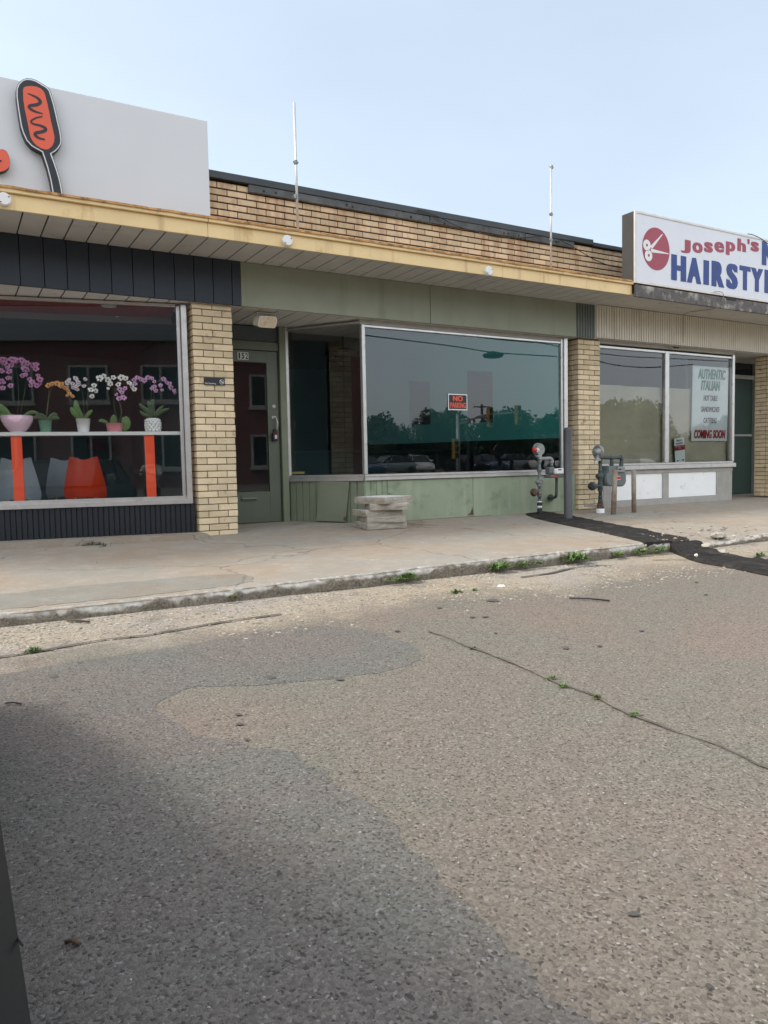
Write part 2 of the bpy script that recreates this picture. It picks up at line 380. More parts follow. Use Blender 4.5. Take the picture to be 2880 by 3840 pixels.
vm = N.new('ShaderNodeVectorMath'); vm.operation = 'MULTIPLY_ADD'; vm.inputs[1].default_value = (.5, .5, .5)
L.new(tc.outputs['Object'], nv.inputs[0]); L.new(nv.outputs['Color'], vm.inputs[0]); L.new(tc.outputs['Object'], vm.inputs[2]); L.new(vm.outputs[0], vo.inputs['Vector'])
c = mix(ramp(vo.outputs['Distance'], .0, .006, (.6, .6, .6, 1), (0, 0, 0, 1)), c, (.10, .08, .06))
L.new(c, p.inputs['Base Color'])
b = N.new('ShaderNodeBump'); b.inputs['Strength'].default_value = .35; b.inputs['Distance'].default_value = .01
L.new(noi(70, 8, .75), b.inputs['Height']); L.new(b.outputs[0], p.inputs['Normal']); M['sidewalk'] = m
m2 = m.copy(); m2.name = 'greyer_concrete'; pb2 = m2.node_tree.nodes['Principled BSDF']; lk_ = pb2.inputs['Base Color'].links[0].from_socket; tn = m2.node_tree.nodes.new('ShaderNodeMix'); tn.data_type = 'RGBA'; tn.blend_type = 'MULTIPLY'; tn.inputs[0].default_value = 1; tn.inputs[7].default_value = (.76, .82, .86, 1); m2.node_tree.links.new(lk_, tn.inputs[6]); m2.node_tree.links.new(tn.outputs[2], pb2.inputs['Base Color']); M['patch'] = m2

# curb face
m, N, L, p, tc, noi, ramp, mix = concrete('curb_concrete', 0, 0)
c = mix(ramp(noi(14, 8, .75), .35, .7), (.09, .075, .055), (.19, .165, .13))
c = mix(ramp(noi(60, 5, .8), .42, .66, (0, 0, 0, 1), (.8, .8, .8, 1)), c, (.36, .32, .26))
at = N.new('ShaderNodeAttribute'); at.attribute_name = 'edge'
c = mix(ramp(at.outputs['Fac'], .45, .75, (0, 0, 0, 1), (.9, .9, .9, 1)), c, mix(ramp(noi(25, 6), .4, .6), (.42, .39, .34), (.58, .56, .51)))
L.new(c, p.inputs['Base Color'])
b = N.new('ShaderNodeBump'); b.inputs['Strength'].default_value = .9; b.inputs['Distance'].default_value = .012
L.new(noi(60, 8, .8), b.inputs['Height']); L.new(b.outputs[0], p.inputs['Normal']); M['curb'] = m

# parking lot: exposed aggregate asphalt, sandy gravel band along the kerb
LOTNAMES = ('lot_asphalt', 'lot_asphalt_darker')
m, N, L, p, tc, noi, ramp, mix = concrete('lot_asphalt', 0, 0)
p.inputs['Roughness'].default_value = .88
nw = N.new('ShaderNodeTexNoise'); nw.inputs['Scale'].default_value = 25; nw.inputs['Detail'].default_value = 3; L.new(tc.outputs['Object'], nw.inputs[0])
wv = N.new('ShaderNodeVectorMath'); wv.operation = 'MULTIPLY_ADD'; wv.inputs[1].default_value = (.02, .02, .02)
L.new(nw.outputs['Color'], wv.inputs[0]); L.new(tc.outputs['Object'], wv.inputs[2])
def vor(s, feat='F1', out='Color'):
    v = N.new('ShaderNodeTexVoronoi'); v.feature = feat; v.inputs['Scale'].default_value = s; L.new(wv.outputs[0], v.inputs['Vector']); return v.outputs[out]
sep = N.new('ShaderNodeSeparateColor'); L.new(vor(135), sep.inputs[0])
c = mix(ramp(noi(.55, 4), .35, .65), (.185, .168, .142), (.205, .170, .142))
c = mix(ramp(noi(1.3, 4), .45, .62, (0, 0, 0, 1), (.7, .7, .7, 1)), c, (.172, .170, .142))
c = mix(1.0, c, ramp(sep.outputs[0], 0, 1, (.70, .69, .68, 1), (1.24, 1.23, 1.22, 1)), 'MULTIPLY')
c = mix(ramp(sep.outputs[1], .90, .93, (0, 0, 0, 1), (.75, .75, .75, 1)), c, (.055, .048, .04))
c = mix(ramp(sep.outputs[2], .95, .98, (0, 0, 0, 1), (.6, .6, .6, 1)), c, (.36, .345, .32))
c = mix(1.0, c, ramp(noi(300, 2, .8), .3, .7, (.82, .82, .82, 1), (1.12, 1.12, 1.12, 1)), 'MULTIPLY')
c = mix(ramp(noi(1.9, 6, .7), .66, .72, (0, 0, 0, 1), (.4, .4, .4, 1)), c, (.075, .066, .052))
sx = N.new('ShaderNodeSeparateXYZ'); L.new(tc.outputs['Object'], sx.inputs[0])
def math_(op, a, b_=None):
    x = N.new('ShaderNodeMath'); x.operation = op; x.use_clamp = False
    for i, q in enumerate((a, b_)):
        if q is None: continue
        if isinstance(q, (int, float)): x.inputs[i].default_value = q
        else: L.new(q, x.inputs[i])
    return x.outputs[0]
# distance from kerb + noise -> sand mask
dY = math_('SUBTRACT', 4.97, sx.outputs[1])
nn = math_('MULTIPLY', math_('SUBTRACT', noi(1.1, 6, .65), .5), 1.7)
nf = math_('MULTIPLY', math_('SUBTRACT', noi(7, 7, .8), .5), .7)
dd = math_('ADD', math_('ADD', dY, nn), nf)
sand = ramp(dd, .45, .95, (1, 1, 1, 1), (0, 0, 0, 1))
pos = N.new('ShaderNodeMapRange'); pos.inputs['From Min'].default_value = -4; pos.inputs['From Max'].default_value = 4
sandc = mix(ramp(noi(1.0, 4), .4, .6), (.31, .285, .25), (.325, .28, .212))
sandc = mix(1.0, sandc, ramp(sep.outputs[0], 0, 1, (.62, .62, .62, 1), (1.3, 1.3, 1.3, 1)), 'MULTIPLY')
sandc = mix(ramp(noi(2.6, 7, .7), .55, .63, (0, 0, 0, 1), (.65, .65, .65, 1)), sandc, (.17, .15, .125))
c = mix(sand, c, sandc)
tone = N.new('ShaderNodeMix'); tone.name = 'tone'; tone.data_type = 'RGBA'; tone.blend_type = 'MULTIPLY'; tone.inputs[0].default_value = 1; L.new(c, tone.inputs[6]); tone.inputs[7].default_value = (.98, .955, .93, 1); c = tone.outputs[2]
L.new(c, p.inputs['Base Color'])
b = N.new('ShaderNodeBump'); b.inputs['Strength'].default_value = .4; b.inputs['Distance'].default_value = .004
hgt = N.new('ShaderNodeMath'); hgt.operation = 'MULTIPLY_ADD'; L.new(vor(135, 'DISTANCE_TO_EDGE', 'Distance'), hgt.inputs[0]); hgt.inputs[1].default_value = 2.0; L.new(noi(120, 6, .7), hgt.inputs[2])
L.new(hgt.outputs[0], b.inputs['Height']); L.new(b.outputs[0], p.inputs['Normal']); M['lot'] = m
m2 = m.copy(); m2.name = 'darker_asphalt'; m2.node_tree.nodes['tone'].inputs[7].default_value = (.80, .825, .87, 1); M['lot_darker'] = m2

# tinted translucent film
m = bpy.data.materials.new('teal_film'); m.use_nodes = True; t = m.node_tree; N = t.nodes; L = t.links; N.clear()
o_ = N.new('ShaderNodeOutputMaterial'); mx = N.new('ShaderNodeMixShader'); tr = N.new('ShaderNodeBsdfTransparent'); tr.inputs[0].default_value = (.35, .60, .56, 1)
df = N.new('ShaderNodeBsdfDiffuse'); df.inputs[0].default_value = (.09, .35, .32, 1)
mx.inputs[0].default_value = .75
tcf = N.new('ShaderNodeTexCoord'); sxf = N.new('ShaderNodeSeparateXYZ'); mrf = N.new('ShaderNodeMapRange'); nsf = N.new('ShaderNodeTexNoise'); nsf.inputs['Scale'].default_value = .8; cf = N.new('ShaderNodeMix'); cf.data_type = 'RGBA'; adf = N.new('ShaderNodeMath'); adf.operation = 'MULTIPLY_ADD'; adf.inputs[1].default_value = .7
L.new(tcf.outputs['Object'], sxf.inputs[0]); L.new(tcf.outputs['Object'], nsf.inputs[0]); L.new(nsf.outputs['Fac'], adf.inputs[0]); L.new(sxf.outputs[0], adf.inputs[2]); L.new(adf.outputs[0], mrf.inputs[0]); mrf.inputs['From Min'].default_value = 4.9; mrf.inputs['From Max'].default_value = 7.9
L.new(mrf.outputs[0], cf.inputs[0]); cf.inputs[6].default_value = (.055, .135, .145, 1); cf.inputs[7].default_value = (.075, .36, .335, 1); L.new(cf.outputs[2], df.inputs[0])   # darker grey-teal on the left, stronger teal on the right
L.new(tr.outputs[0], mx.inputs[1]); L.new(df.outputs[0], mx.inputs[2]); L.new(mx.outputs[0], o_.inputs[0]); M['film'] = m
m2 = m.copy(); m2.name = 'translucent_poster'; gd = m2.node_tree.nodes['Diffuse BSDF']; m2.node_tree.links.remove(gd.inputs[0].links[0]); gd.inputs[0].default_value = (.035, .045, .058, 1); m2.node_tree.nodes['Mix Shader'].inputs[0].default_value = .55; m2.node_tree.nodes['Transparent BSDF'].inputs[0].default_value = (.65, .68, .75, 1); M['ghost'] = m2

# ------------------------------------------------------------------ lettering
def text(name, s, x0, x1, zb, zt, Y, m, parent, bold=.012, shear=0, depth=.004, rot=0, label=None, full=False, strong=0):
    cu = bpy.data.curves.new('t', 'FONT'); cu.body = s; cu.size = 1; cu.offset = bold; cu.extrude = .02; cu.shear = shear; cu.resolution_u = 4
    cu.space_character = 1.0 + bold*2
    to = bpy.data.objects.new('t', cu); COL.objects.link(to)
    dg = bpy.context.evaluated_depsgraph_get(); me = bpy.data.meshes.new_from_object(to.evaluated_get(dg))
    bpy.data.objects.remove(to); bpy.data.curves.remove(cu)
    xs = [v.co.x for v in me.vertices]; ys = [v.co.y for v in me.vertices]; a, b_, c_, d_ = min(xs), max(xs), min(ys), max(ys)
    desc = any(ch in s for ch in 'pqgyj')
    cap = .70
    base = 0 if desc and not full else c_
    top = d_
    bm = NB(); bm.from_mesh(me)
    if strong:
        for k, dx in enumerate((-strong, strong)):
            n0 = len(bm.verts); bm.from_mesh(me); bm.verts.ensure_lookup_table()
            for v in bm.verts[n0:]: v.co.x += dx; v.co.z += (.004*(k+1) if v.co.z > 0 else 0)
        xs = [v.co.x for v in bm.verts]; a, b_ = min(xs), max(xs)
    cx, cz = (x0+x1)/2, (zb+zt)/2
    for v in bm.verts:
        x = x0+(v.co.x-a)/(b_-a)*(x1-x0); z = zb+(v.co.y-base)/(top-base)*(zt-zb); y = Y - (depth*(v.co.z/.02) if v.co.z > 0 else 0)
        if rot:
            dx, dz = x-cx, z-cz; x = cx+dx*math.cos(rot)-dz*math.sin(rot); z = cz+dx*math.sin(rot)+dz*math.cos(rot)
        v.co = (x, y, z)
    bpy.data.meshes.remove(me)
    fixn(bm)
    return obj(name, bm, m, parent, label=label)
def text_px(name, s, bl, tl, rr, Y, m, parent, **k):
    """bl: pixel of baseline left, tl: cap top (pixel, above bl), rr: right end pixel"""
    A = PY(bl, Y); T = PY(tl, Y); B = PY(rr, Y)
    return text(name, s, A.x, B.x, A.z, T.z, Y, m, parent, **k)

# ================================================================== GROUND
bm = NB()
xs = [-160, -60, -20, -8, -4] + [-2+.25*i for i in range(65)] + [16, 20, 30, 60, 160]
ys = [4.96, 4.9, 4.8] + [4.6-.2*i for i in range(33)] + [-2.5, -4, -8, -12, -20, -30, -40, -52, -90, -160]
g = [[bm.verts.new((x, y, lotz(y) + (.012*noise.noise(Vector((x*.6, y*.6, 0))) if y > -4 and abs(x) < 20 else 0))) for x in xs] for y in ys]
for i in range(len(ys)-1):
    for j in range(len(xs)-1):
        f = bm.faces.new((g[i][j], g[i+1][j], g[i+1][j+1], g[i][j+1])); f.smooth = True
fixn(bm)
if sum(f.normal.z for f in bm.faces) < 0: bmesh.ops.reverse_faces(bm, faces=bm.faces)
struct(obj('parking_lot', bm, M['lot']))
# ground behind/below the building out to the horizon
bm = NB(); vs = [bm.verts.new(v) for v in ((-160, 9.6, -.06), (160, 9.6, -.06), (160, 160, -.06), (-160, 160, -.06))]; bm.faces.new(vs)
struct(obj('ground', bm, M['crackm']))

CUT0 = lambda y: 0
# sidewalk top
def gnd(x, y): return lotz(y) + (.012*noise.noise(Vector((x*.6, y*.6, 0))) if y > -4 else 0)
def kerb_y(x): return 4.95 + .02*noise.noise(Vector((x*1.7, 0, 3))) + .012*noise.noise(Vector((x*9, 0, 5)))
bm = NB()
xs = [-60, -20, -6, -3] + [-1.5+.05*i for i in range(320)] + [16, 20, 60]
ys = [4.95, 4.99, 5.05, 5.15] + [5.35+.25*i for i in range(18)]
g = []
for j, x in enumerate(xs):
    colm = []
    for i, y in enumerate(ys):
        yy = y
        z = swz(x, y)
        if i == 0: yy = kerb_y(x) + .015; z -= .018 + .010*noise.noise(Vector((x*11, 1, 0)))
        elif i == 1: yy = kerb_y(x)+.045; z -= .003
        if -1.5 < x < 14.5 and i > 0: z += .004*noise.noise(Vector((x*1.1, y*1.1, 9)))
        # broken kerb right of the asphalt trench
        k = sink(x, y); z -= k*(1+.2*noise.noise(Vector((x*9, y*9, 0))))
        colm.append(bm.verts.new((x, yy, z)))
    g.append(colm)
for j in range(len(xs)-1):
    for i in range(len(ys)-1):
        f = bm.faces.new((g[j][i], g[j+1][i], g[j+1][i+1], g[j][i+1])); f.smooth = True
fixn(bm)
if sum(f.normal.z for f in bm.faces) < 0: bmesh.ops.reverse_faces(bm, faces=bm.faces)
struct(obj('sidewalk', bm, M['sidewalk']))
# kerb face
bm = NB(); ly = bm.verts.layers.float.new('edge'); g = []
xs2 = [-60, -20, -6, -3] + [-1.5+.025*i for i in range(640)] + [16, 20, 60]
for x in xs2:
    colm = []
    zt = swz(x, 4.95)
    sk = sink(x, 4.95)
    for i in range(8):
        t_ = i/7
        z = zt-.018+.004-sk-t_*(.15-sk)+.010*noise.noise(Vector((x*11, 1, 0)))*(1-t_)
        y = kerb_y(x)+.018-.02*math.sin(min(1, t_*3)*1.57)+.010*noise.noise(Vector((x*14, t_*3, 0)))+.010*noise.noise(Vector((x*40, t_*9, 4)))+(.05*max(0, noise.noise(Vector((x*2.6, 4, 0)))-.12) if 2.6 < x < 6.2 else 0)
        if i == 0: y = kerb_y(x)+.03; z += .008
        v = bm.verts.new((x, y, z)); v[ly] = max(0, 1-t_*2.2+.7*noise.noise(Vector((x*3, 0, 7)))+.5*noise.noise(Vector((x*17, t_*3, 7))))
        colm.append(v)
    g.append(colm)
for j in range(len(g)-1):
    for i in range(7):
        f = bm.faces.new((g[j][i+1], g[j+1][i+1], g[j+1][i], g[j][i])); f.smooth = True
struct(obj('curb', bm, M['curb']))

# asphalt trench patch across the sidewalk, spilling into the lot
def sheet(name, pts, m, zf, lift=.006, it=1, skirt=.02, sub=.08, rough=.006, jag=False):
    pts = smoothpoly([Vector((p[0], p[1], 0)) for p in pts], it)
    bm = NB()
    if jag:
        q_ = []
        for a, b2 in zip(pts, pts[1:]+pts[:1]):
            n_ = max(1, int((b2-a).length/.03)); q_ += [a.lerp(b2, k/n_) for k in range(n_)]
        pts = [p+Vector((noise.noise(p*9)*.03+noise.noise(p*33)*.02, noise.noise(p*9+Vector((5, 5, 5)))*.03+noise.noise(p*33+Vector((5, 5, 5)))*.02, 0)) for p in q_]
    vs = [bm.verts.new((p.x+.012*noise.noise(p*7), p.y+.012*noise.noise(p*7+Vector((5, 5, 5))), 0)) for p in pts]
    bm.faces.new(vs); fixn(bm)
    if bm.faces[:][0].normal.z < 0: bmesh.ops.reverse_faces(bm, faces=bm.faces)
    x0, x1 = min(v.co.x for v in bm.verts), max(v.co.x for v in bm.verts); y0, y1 = min(v.co.y for v in bm.verts), max(v.co.y for v in bm.verts)
    for k in range(1, int((x1-x0)/sub)+1): bmesh.ops.bisect_plane(bm, geom=bm.verts[:]+bm.edges[:]+bm.faces[:], plane_co=(x0+k*sub, 0, 0), plane_no=(1, 0, 0))
    for k in range(1, int((y1-y0)/sub)+1): bmesh.ops.bisect_plane(bm, geom=bm.verts[:]+bm.edges[:]+bm.faces[:], plane_co=(0, y0+k*sub, 0), plane_no=(0, 1, 0))
    for v in bm.verts:
        bd = v.is_boundary
        v.co.z = zf(v.co.x, v.co.y) + (lift + rough*noise.noise(v.co*8) if not bd else .002)
    if skirt:
        r_ = bmesh.ops.extrude_edge_only(bm, edges=[e for e in bm.edges if e.is_boundary])
        for v in [q for q in r_['geom'] if isinstance(q, bmesh.types.BMVert)]: v.co.z -= skirt
    return obj(name, bm, m)
tr_px = [zg(0, 195), zg(60, 187), zg(170, 180), zg(330, 210), zg(600, 262), zg(900, 320), zg(1130, 362), zg(1240, 382), zg(1230, 400), zg(1120, 410), zg(960, 402), zg(650, 345), zg(330, 280), zg(110, 232)]
tr = []
for p in tr_px:
    z = -.04
    for _ in range(6): q = PZ(p, z); z = .5*z+.5*(swz(q.x, max(4.97, q.y))-sink(q.x, max(4.97, q.y)))
    tr.append(Vector((q.x, max(4.965, q.y), z)))
struct(sheet('asphalt_patch', tr, M['asphalt_new'], lambda x, y: swz(x, y)-sink(x, y), .016, 1, .05))
def rampz(x, y):
    if y > 5.05: return swz(x, y)-sink(x, y)-.004
    t_ = max(0, min(1, (5.05-y)/.30)); return (swz(x, 5.05)-sink(x, 5.05)-.004)*(1-t_)+(lotz(y)+.004)*t_
sp_px = [zg(950, 398), zg(1240, 380), zg(1225, 415), zg(1300, 440), zg(1350, 468), zg(1500, 478), zg(1659, 482), zg(2300, 520), zg(2900, 560), zg(2900, 700), zg(2300, 640), zg(1659, 566), zg(1400, 530), zg(1250, 515), zg(1150, 500), zg(1060, 470), zg(970, 425)]
sp = []
for i, p in enumerate(sp_px):
    sp.append(PZ(p, {0: -.125, 1: -.13, 2: -.17, 16: -.165}.get(i, -.20)))
struct(sheet('asphalt_spill', sp, M['asphalt_new'], lambda x, y: max(rampz(x, y), lotz(y)+.008), .028, 1, .08, rough=.02))

# concrete ledge at the foot of the left shop
bm = NB()
prism(bm, [Vector((-1.5, 8.55, -.09)), Vector((2.36, 7.76, -.09)), Vector((2.36, 8.3, -.09)), Vector((-1.5, 9.1, -.09))], (0, 0, .115)); fixn(bm)
bmesh.ops.bevel(bm, geom=bm.edges[:], offset=.01, segments=2, affect='EDGES')
struct(obj('concrete_ledge', bm, M['sidewalk']))

# darker blue-grey area at the left of the lot, thin overlay
def lotp(p):
    z = -.3
    for _ in range(5): q = PZ(p, z); z = lotz(q.y)
    return q
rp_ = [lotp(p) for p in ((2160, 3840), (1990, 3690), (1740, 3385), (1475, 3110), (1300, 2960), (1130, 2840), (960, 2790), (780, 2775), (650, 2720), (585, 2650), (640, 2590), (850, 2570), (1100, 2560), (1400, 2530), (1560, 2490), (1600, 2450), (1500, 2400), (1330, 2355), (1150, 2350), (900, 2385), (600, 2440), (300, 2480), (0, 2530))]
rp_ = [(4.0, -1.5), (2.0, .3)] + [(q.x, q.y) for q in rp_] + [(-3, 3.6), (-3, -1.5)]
struct(sheet('asphalt_darker_area', rp_, M['lot_darker'], gnd, .0042, 2, .01, .125, 0.0, True))
# greyer strip of sidewalk along the left kerb
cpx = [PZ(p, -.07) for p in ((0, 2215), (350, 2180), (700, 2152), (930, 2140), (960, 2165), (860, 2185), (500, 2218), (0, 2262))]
struct(sheet('greyer_concrete_strip', [(-3, 5.0), (-3, 5.5)] + [(q.x, max(5.03, q.y)) for q in cpx], M['patch'], lambda x, y: swz(x, y)+.004*noise.noise(Vector((x*1.1, y*1.1, 9))), .0045, 2, .01, .1, 0.0, True))
# cracks & joint in the lot
def crack(pts, wd, z, name='crack', m=None):
    bm = NB(); pts = smoothpoly([Vector(p) for p in pts], 1, False); fine = []
    for a, b_ in zip(pts, pts[1:]):
        n = max(1, int((b_-a).length/.03))
        for k in range(n): fine.append(a.lerp(b_, k/n))
    last = None
    for i, q in enumerate(fine):
        d = (fine[min(i+1, len(fine)-1)]-fine[max(0, i-1)]).normalized(); s = Vector((-d.y, d.x, 0))
        off = .02*noise.noise(q*5)+.008*noise.noise(q*31)
        w2 = wd*(.5+.5*noise.noise(q*6+Vector((9, 0, 0))))*.5+.0015
        a = q+s*(off+w2); b_ = q+s*(off-w2); a.z = z(a)+.0085; b_.z = z(b_)+.0085
        va, vb = bm.verts.new(a), bm.verts.new(b_)
        if last: bm.faces.new((last[0], va, vb, last[1]))
        last = (va, vb)
    fixn(bm)
    return bm
LZ = lambda q: gnd(q[0], q[1])
def lot(p, it=3):
    z = -.3
    for _ in range(4): q = PZ(p, z); z = lotz(q.y)
    return q
bmA = crack([lot(p) for p in (zd(190, 590), zd(340, 650), zd(560, 725), zd(760, 810), zd(920, 875), zd(1070, 945), zd(1230, 1005), (2600, 2760), (2740, 2815), (2880, 2878), (3200, 3000))], .022, LZ)
o = struct(obj('pavement_joint', bmA, M['crackm']))
bmA = crack([lot(p) for p in (zc(-200, 625), zc(0, 585), zc(180, 560), zc(330, 530), zc(520, 505), zc(700, 480), zc(900, 445), zc(1100, 415), zc(1250, 395))], .035, LZ)
struct(obj('pavement_crack', bmA, M['tarspot']))
bmA = crack([lot(p) for p in (zd(590, 352), zd(700, 340), zd(800, 318), zd(900, 300), zd(1010, 305))], .05, LZ)
struct(obj('pavement_crack', bmA, M['tarspot']))
bmA = crack([lot(p) for p in (zd(1160, 282), zd(1260, 276), zd(1330, 283))], .03, LZ)
struct(obj('pavement_crack', bmA, M['tarspot']))
# tar spots
bm = NB()
for p, sx_, sy_ in [((205, 2539), 22, 9), (zc(1170, 672), 24, 8), (zc(1470, 678), 20, 6), (zc(1030, 832), 16, 6), (zc(1035, 875), 20, 5), (zd(470, 456), 30, 7), (zd(382, 530), 14, 3), (zd(438, 528), 14, 3),
                    (zd(1113, 583), 12, 4), (zd(787, 660), 16, 6), (zd(932, 651), 11, 4), (zd(57, 590), 14, 4), (zd(240, 487), 14, 3), (zd(480, 598), 8, 3), (zc(345, 610), 14, 3), (zc(350, 715), 5, 3), (zc(400, 713), 4, 3),
                    ((2378, 3436), 30, 12), ((2658, 3708), 18, 14), ((1340, 3218), 5, 5), (zc(1065, 945), 10, 5), ((2010, 3150), 8, 5), ((830, 3218), 6, 5), (zd(1350, 377), 10, 2), (zd(1390, 428), 10, 2), ((1330, 2900), 6, 5), ((1275, 2905), 7, 4)]:
    sx_ *= .8; sy_ *= .75; c_ = lot(p); ex = (lot((p[0]+sx_, p[1]))-c_); ey = (lot((p[0], p[1]+sy_))-c_); ph = random.random()*9
    vs = []
    for k in range(14):
        a = 2*math.pi*k/14; rr = 1+.35*noise.noise(Vector((math.cos(a)*1.5+ph, math.sin(a)*1.5, ph)))
        q = c_+ex*math.cos(a)*rr+ey*math.sin(a)*rr; vs.append(bm.verts.new((q.x, q.y, gnd(q.x, q.y)+.0062)))
    bm.faces.new(vs)
fixn(bm)
stuff(obj('tar_spots', bm, M['tarspot']), 'dark tar and oil spots scattered on the parking lot', 'tar spots')

# gravel
bm = NB()
def pebble(bm, x, y, z, s):
    r_ = bmesh.ops.create_icosphere(bm, subdivisions=1, radius=1)
    sc_ = Vector((s*random.uniform(.7, 1.4), s*random.uniform(.7, 1.3), s*random.uniform(.35, .7))); a = random.random()*6.3
    for v in r_['verts']:
        q = Vector((v.co.x*sc_.x, v.co.y*sc_.y, v.co.z*sc_.z))*random.uniform(.8, 1.15)
        v.co = (x+q.x*math.cos(a)-q.y*math.sin(a), y+q.x*math.sin(a)+q.y*math.cos(a), z+q.z)
random.seed(3)
for k in range(6500):
    x = random.uniform(-.3, 9.5); t_ = random.random()**1.6
    if 6.3 < x < 8.0 and random.random() < .6: continue
    y = 4.92 - t_*(1.0 if x > 1.2 else .75); 
    if noise.noise(Vector((x*1.3, y*1.6, 0))) < -.22: continue
    pebble(bm, x, y, gnd(x, y)+.001, random.choice([.003, .004, .005, .006, .007, .008, .010, .013]))
for k in range(160):
    p = random.choice([(6.2, 5.3), (6.9, 5.0), (7.4, 5.3), (6.6, 5.7)]); x = p[0]+random.gauss(0, .3); y = p[1]+random.gauss(0, .2)
    pebble(bm, x, y, max(swz(x, y)-.03, lotz(min(y, 4.9))) + (.03 if y > 5 else .01), random.choice([.006, .009, .014, .022]))
for k in range(350):
    y = random.uniform(.8, 4); x = y*random.uniform(.1, 1.7)
    pebble(bm, x, y, gnd(x, y)+.005, random.choice([.0025, .003, .004]))
for k in range(60):
    x = random.uniform(0, 12); y = random.uniform(5.1, 7.6); pebble(bm, x, y, swz(x, y)+.004, random.choice([.003, .005, .008]))
stuff(obj('gravel', bm, M['pebble']), 'loose pale gravel and grit along the foot of the curb', 'gravel')

# concrete rubble lumps
def chunk(p, z, s, lab, mm='stone'):
    q = PZ(p, z); bm = NB(); r_ = bmesh.ops.create_icosphere(bm, subdivisions=2, radius=1)
    sd = random.random()*50
    for v in r_['verts']:
        n_ = 1+.45*noise.noise(v.co*1.3+Vector((sd, 0, 0))); v.co = Vector((q.x+v.co.x*s[0]*n_, q.y+v.co.y*s[1]*n_, z+v.co.z*s[2]*n_))
    return tag(obj('rubble', bm, M[mm]), lab, 'rubble')
chunk(zg(1250, 410), -.10, (.07, .05, .03), 'pale broken concrete lump at the right edge of the black asphalt', 'stone')
chunk(zg(1320, 335), -.09, (.13, .06, .03), 'flat tan concrete shard lying on the broken sidewalk edge', 'stone')
chunk(zg(1350, 450), -.20, (.07, .06, .025), 'reddish brick fragment beside the asphalt spill', 'stone')
chunk(zg(1172, 472), -.13, (.016, .016, .014), 'small pale stone on the black asphalt', 'stone_top')
chunk(zd(508, 394), -.23, (.035, .03, .02), 'grey stone beside the weeds in the gravel', 'stone_top')
chunk(zc(1060, 338), -.23, (.07, .035, .015), 'white crumbled concrete at the foot of the curb', 'stone_top')
chunk((2420, 1880), 0, (.05, .05, .02), 'grey lump at the foot of the rusty post', 'stone')

# weeds
def weed(p, n, s, lab, m='weed', lotp=True, tall=1.0):
    c_ = lot(p) if lotp else PZ(p, swz(0, 8))
    if lotp and c_.y > 4.90: c_ = PY(p, 4.90); c_.z = lotz(4.9)+.012+max(0, min(.05, c_.z-lotz(4.9)))*.5
    bm = NB(); random.seed(int(p[0]))
    n = int(n*2.4)
    for k in range(n):
        a = random.random()*6.28; L_ = s*random.uniform(.45, 1.05); el = random.uniform(.2, 1.2)*tall; w_ = L_*random.uniform(.07, .15)
        b0 = c_+Vector((random.gauss(0, s*.4), random.gauss(0, s*.16), .005)); d = Vector((math.cos(a), math.sin(a)*.7, 0)); sd_ = Vector((-d.y, d.x, 0))
        prev = None
        for q in range(4):
            t_ = q/3; ctr = b0+d*L_*t_*math.cos(min(el, 1.4))+Vector((0, 0, L_*(math.sin(el)*t_-.35*t_*t_)))
            ww = w_*math.sin(math.pi*(.15+.8*t_))
            pr_ = (bm.verts.new(ctr-sd_*ww), bm.verts.new(ctr+sd_*ww))
            if prev: bm.faces.new((prev[0], prev[1], pr_[1], pr_[0]))
            prev = pr_
    return tag(obj('weed', bm, M[m]), lab, 'weed')
weed((1535, 2158), 60, .085, 'bright green weed tuft against the curb, nearest the stone slabs')
weed((1470, 2172), 24, .05, 'low weed just left of the bright tuft at the curb')
weed((1875, 2108), 60, .10, 'spreading weed clump at the curb below the white chipped edge')
weed((1960, 2100), 40, .08, 'weed with small leaves in the middle of the curb clumps')
weed((2020, 2095), 60, .05, 'thin weed between the middle clump and the tall one')
weed((2156, 2078), 22, .15, 'tall leafy dandelion weed standing at the curb', tall=1.25)
weed((2185, 2096), 16, .12, 'low leaves spilling from the tall dandelion weed')
weed((2320, 2072), 30, .08, 'broad weed patch at the curb left of the asphalt')
weed((2400, 2066), 30, .08, 'weed patch nearest the asphalt strip')
weed((2478, 2058), 14, .10, 'light green rosette weed touching the asphalt strip')
weed((1710, 2224), 40, .05, 'small weed growing in the gravel below the curb')
weed((1778, 2216), 20, .035, 'tiny weed right of the gravel weed')
weed((125, 2448), 40, .05, 'green weed in the crack at the left edge')
weed((875, 2240), 30, .04, 'faint weed at the foot of the curb left of the white rubble', 'moss')
for i, (q, l_) in enumerate([(zd(385, 663), 'brownish tuft at the top of the pavement joint'), (zd(722, 792), 'bright green tuft a third along the pavement joint'), (zd(775, 825), 'small tuft just below the bright one in the joint'),
                             (zd(920, 875), 'olive tuft midway down the pavement joint'), (zd(1080, 948), 'leafy green tuft lowest in the pavement joint')]):
    weed(q, 26, .028, l_, 'moss' if i in (0, 3) else 'weed')
weed(zc(412, 97), 40, .10, 'spindly grey-green weed by the concrete ledge', 'moss', False, 1.3)
weed(zc(455, 103), 12, .06, 'small dry weed right of the spindly one', 'moss', False, 1.2)
weed((2850, 2088), 24, .08, 'weed at the right edge below the curb')
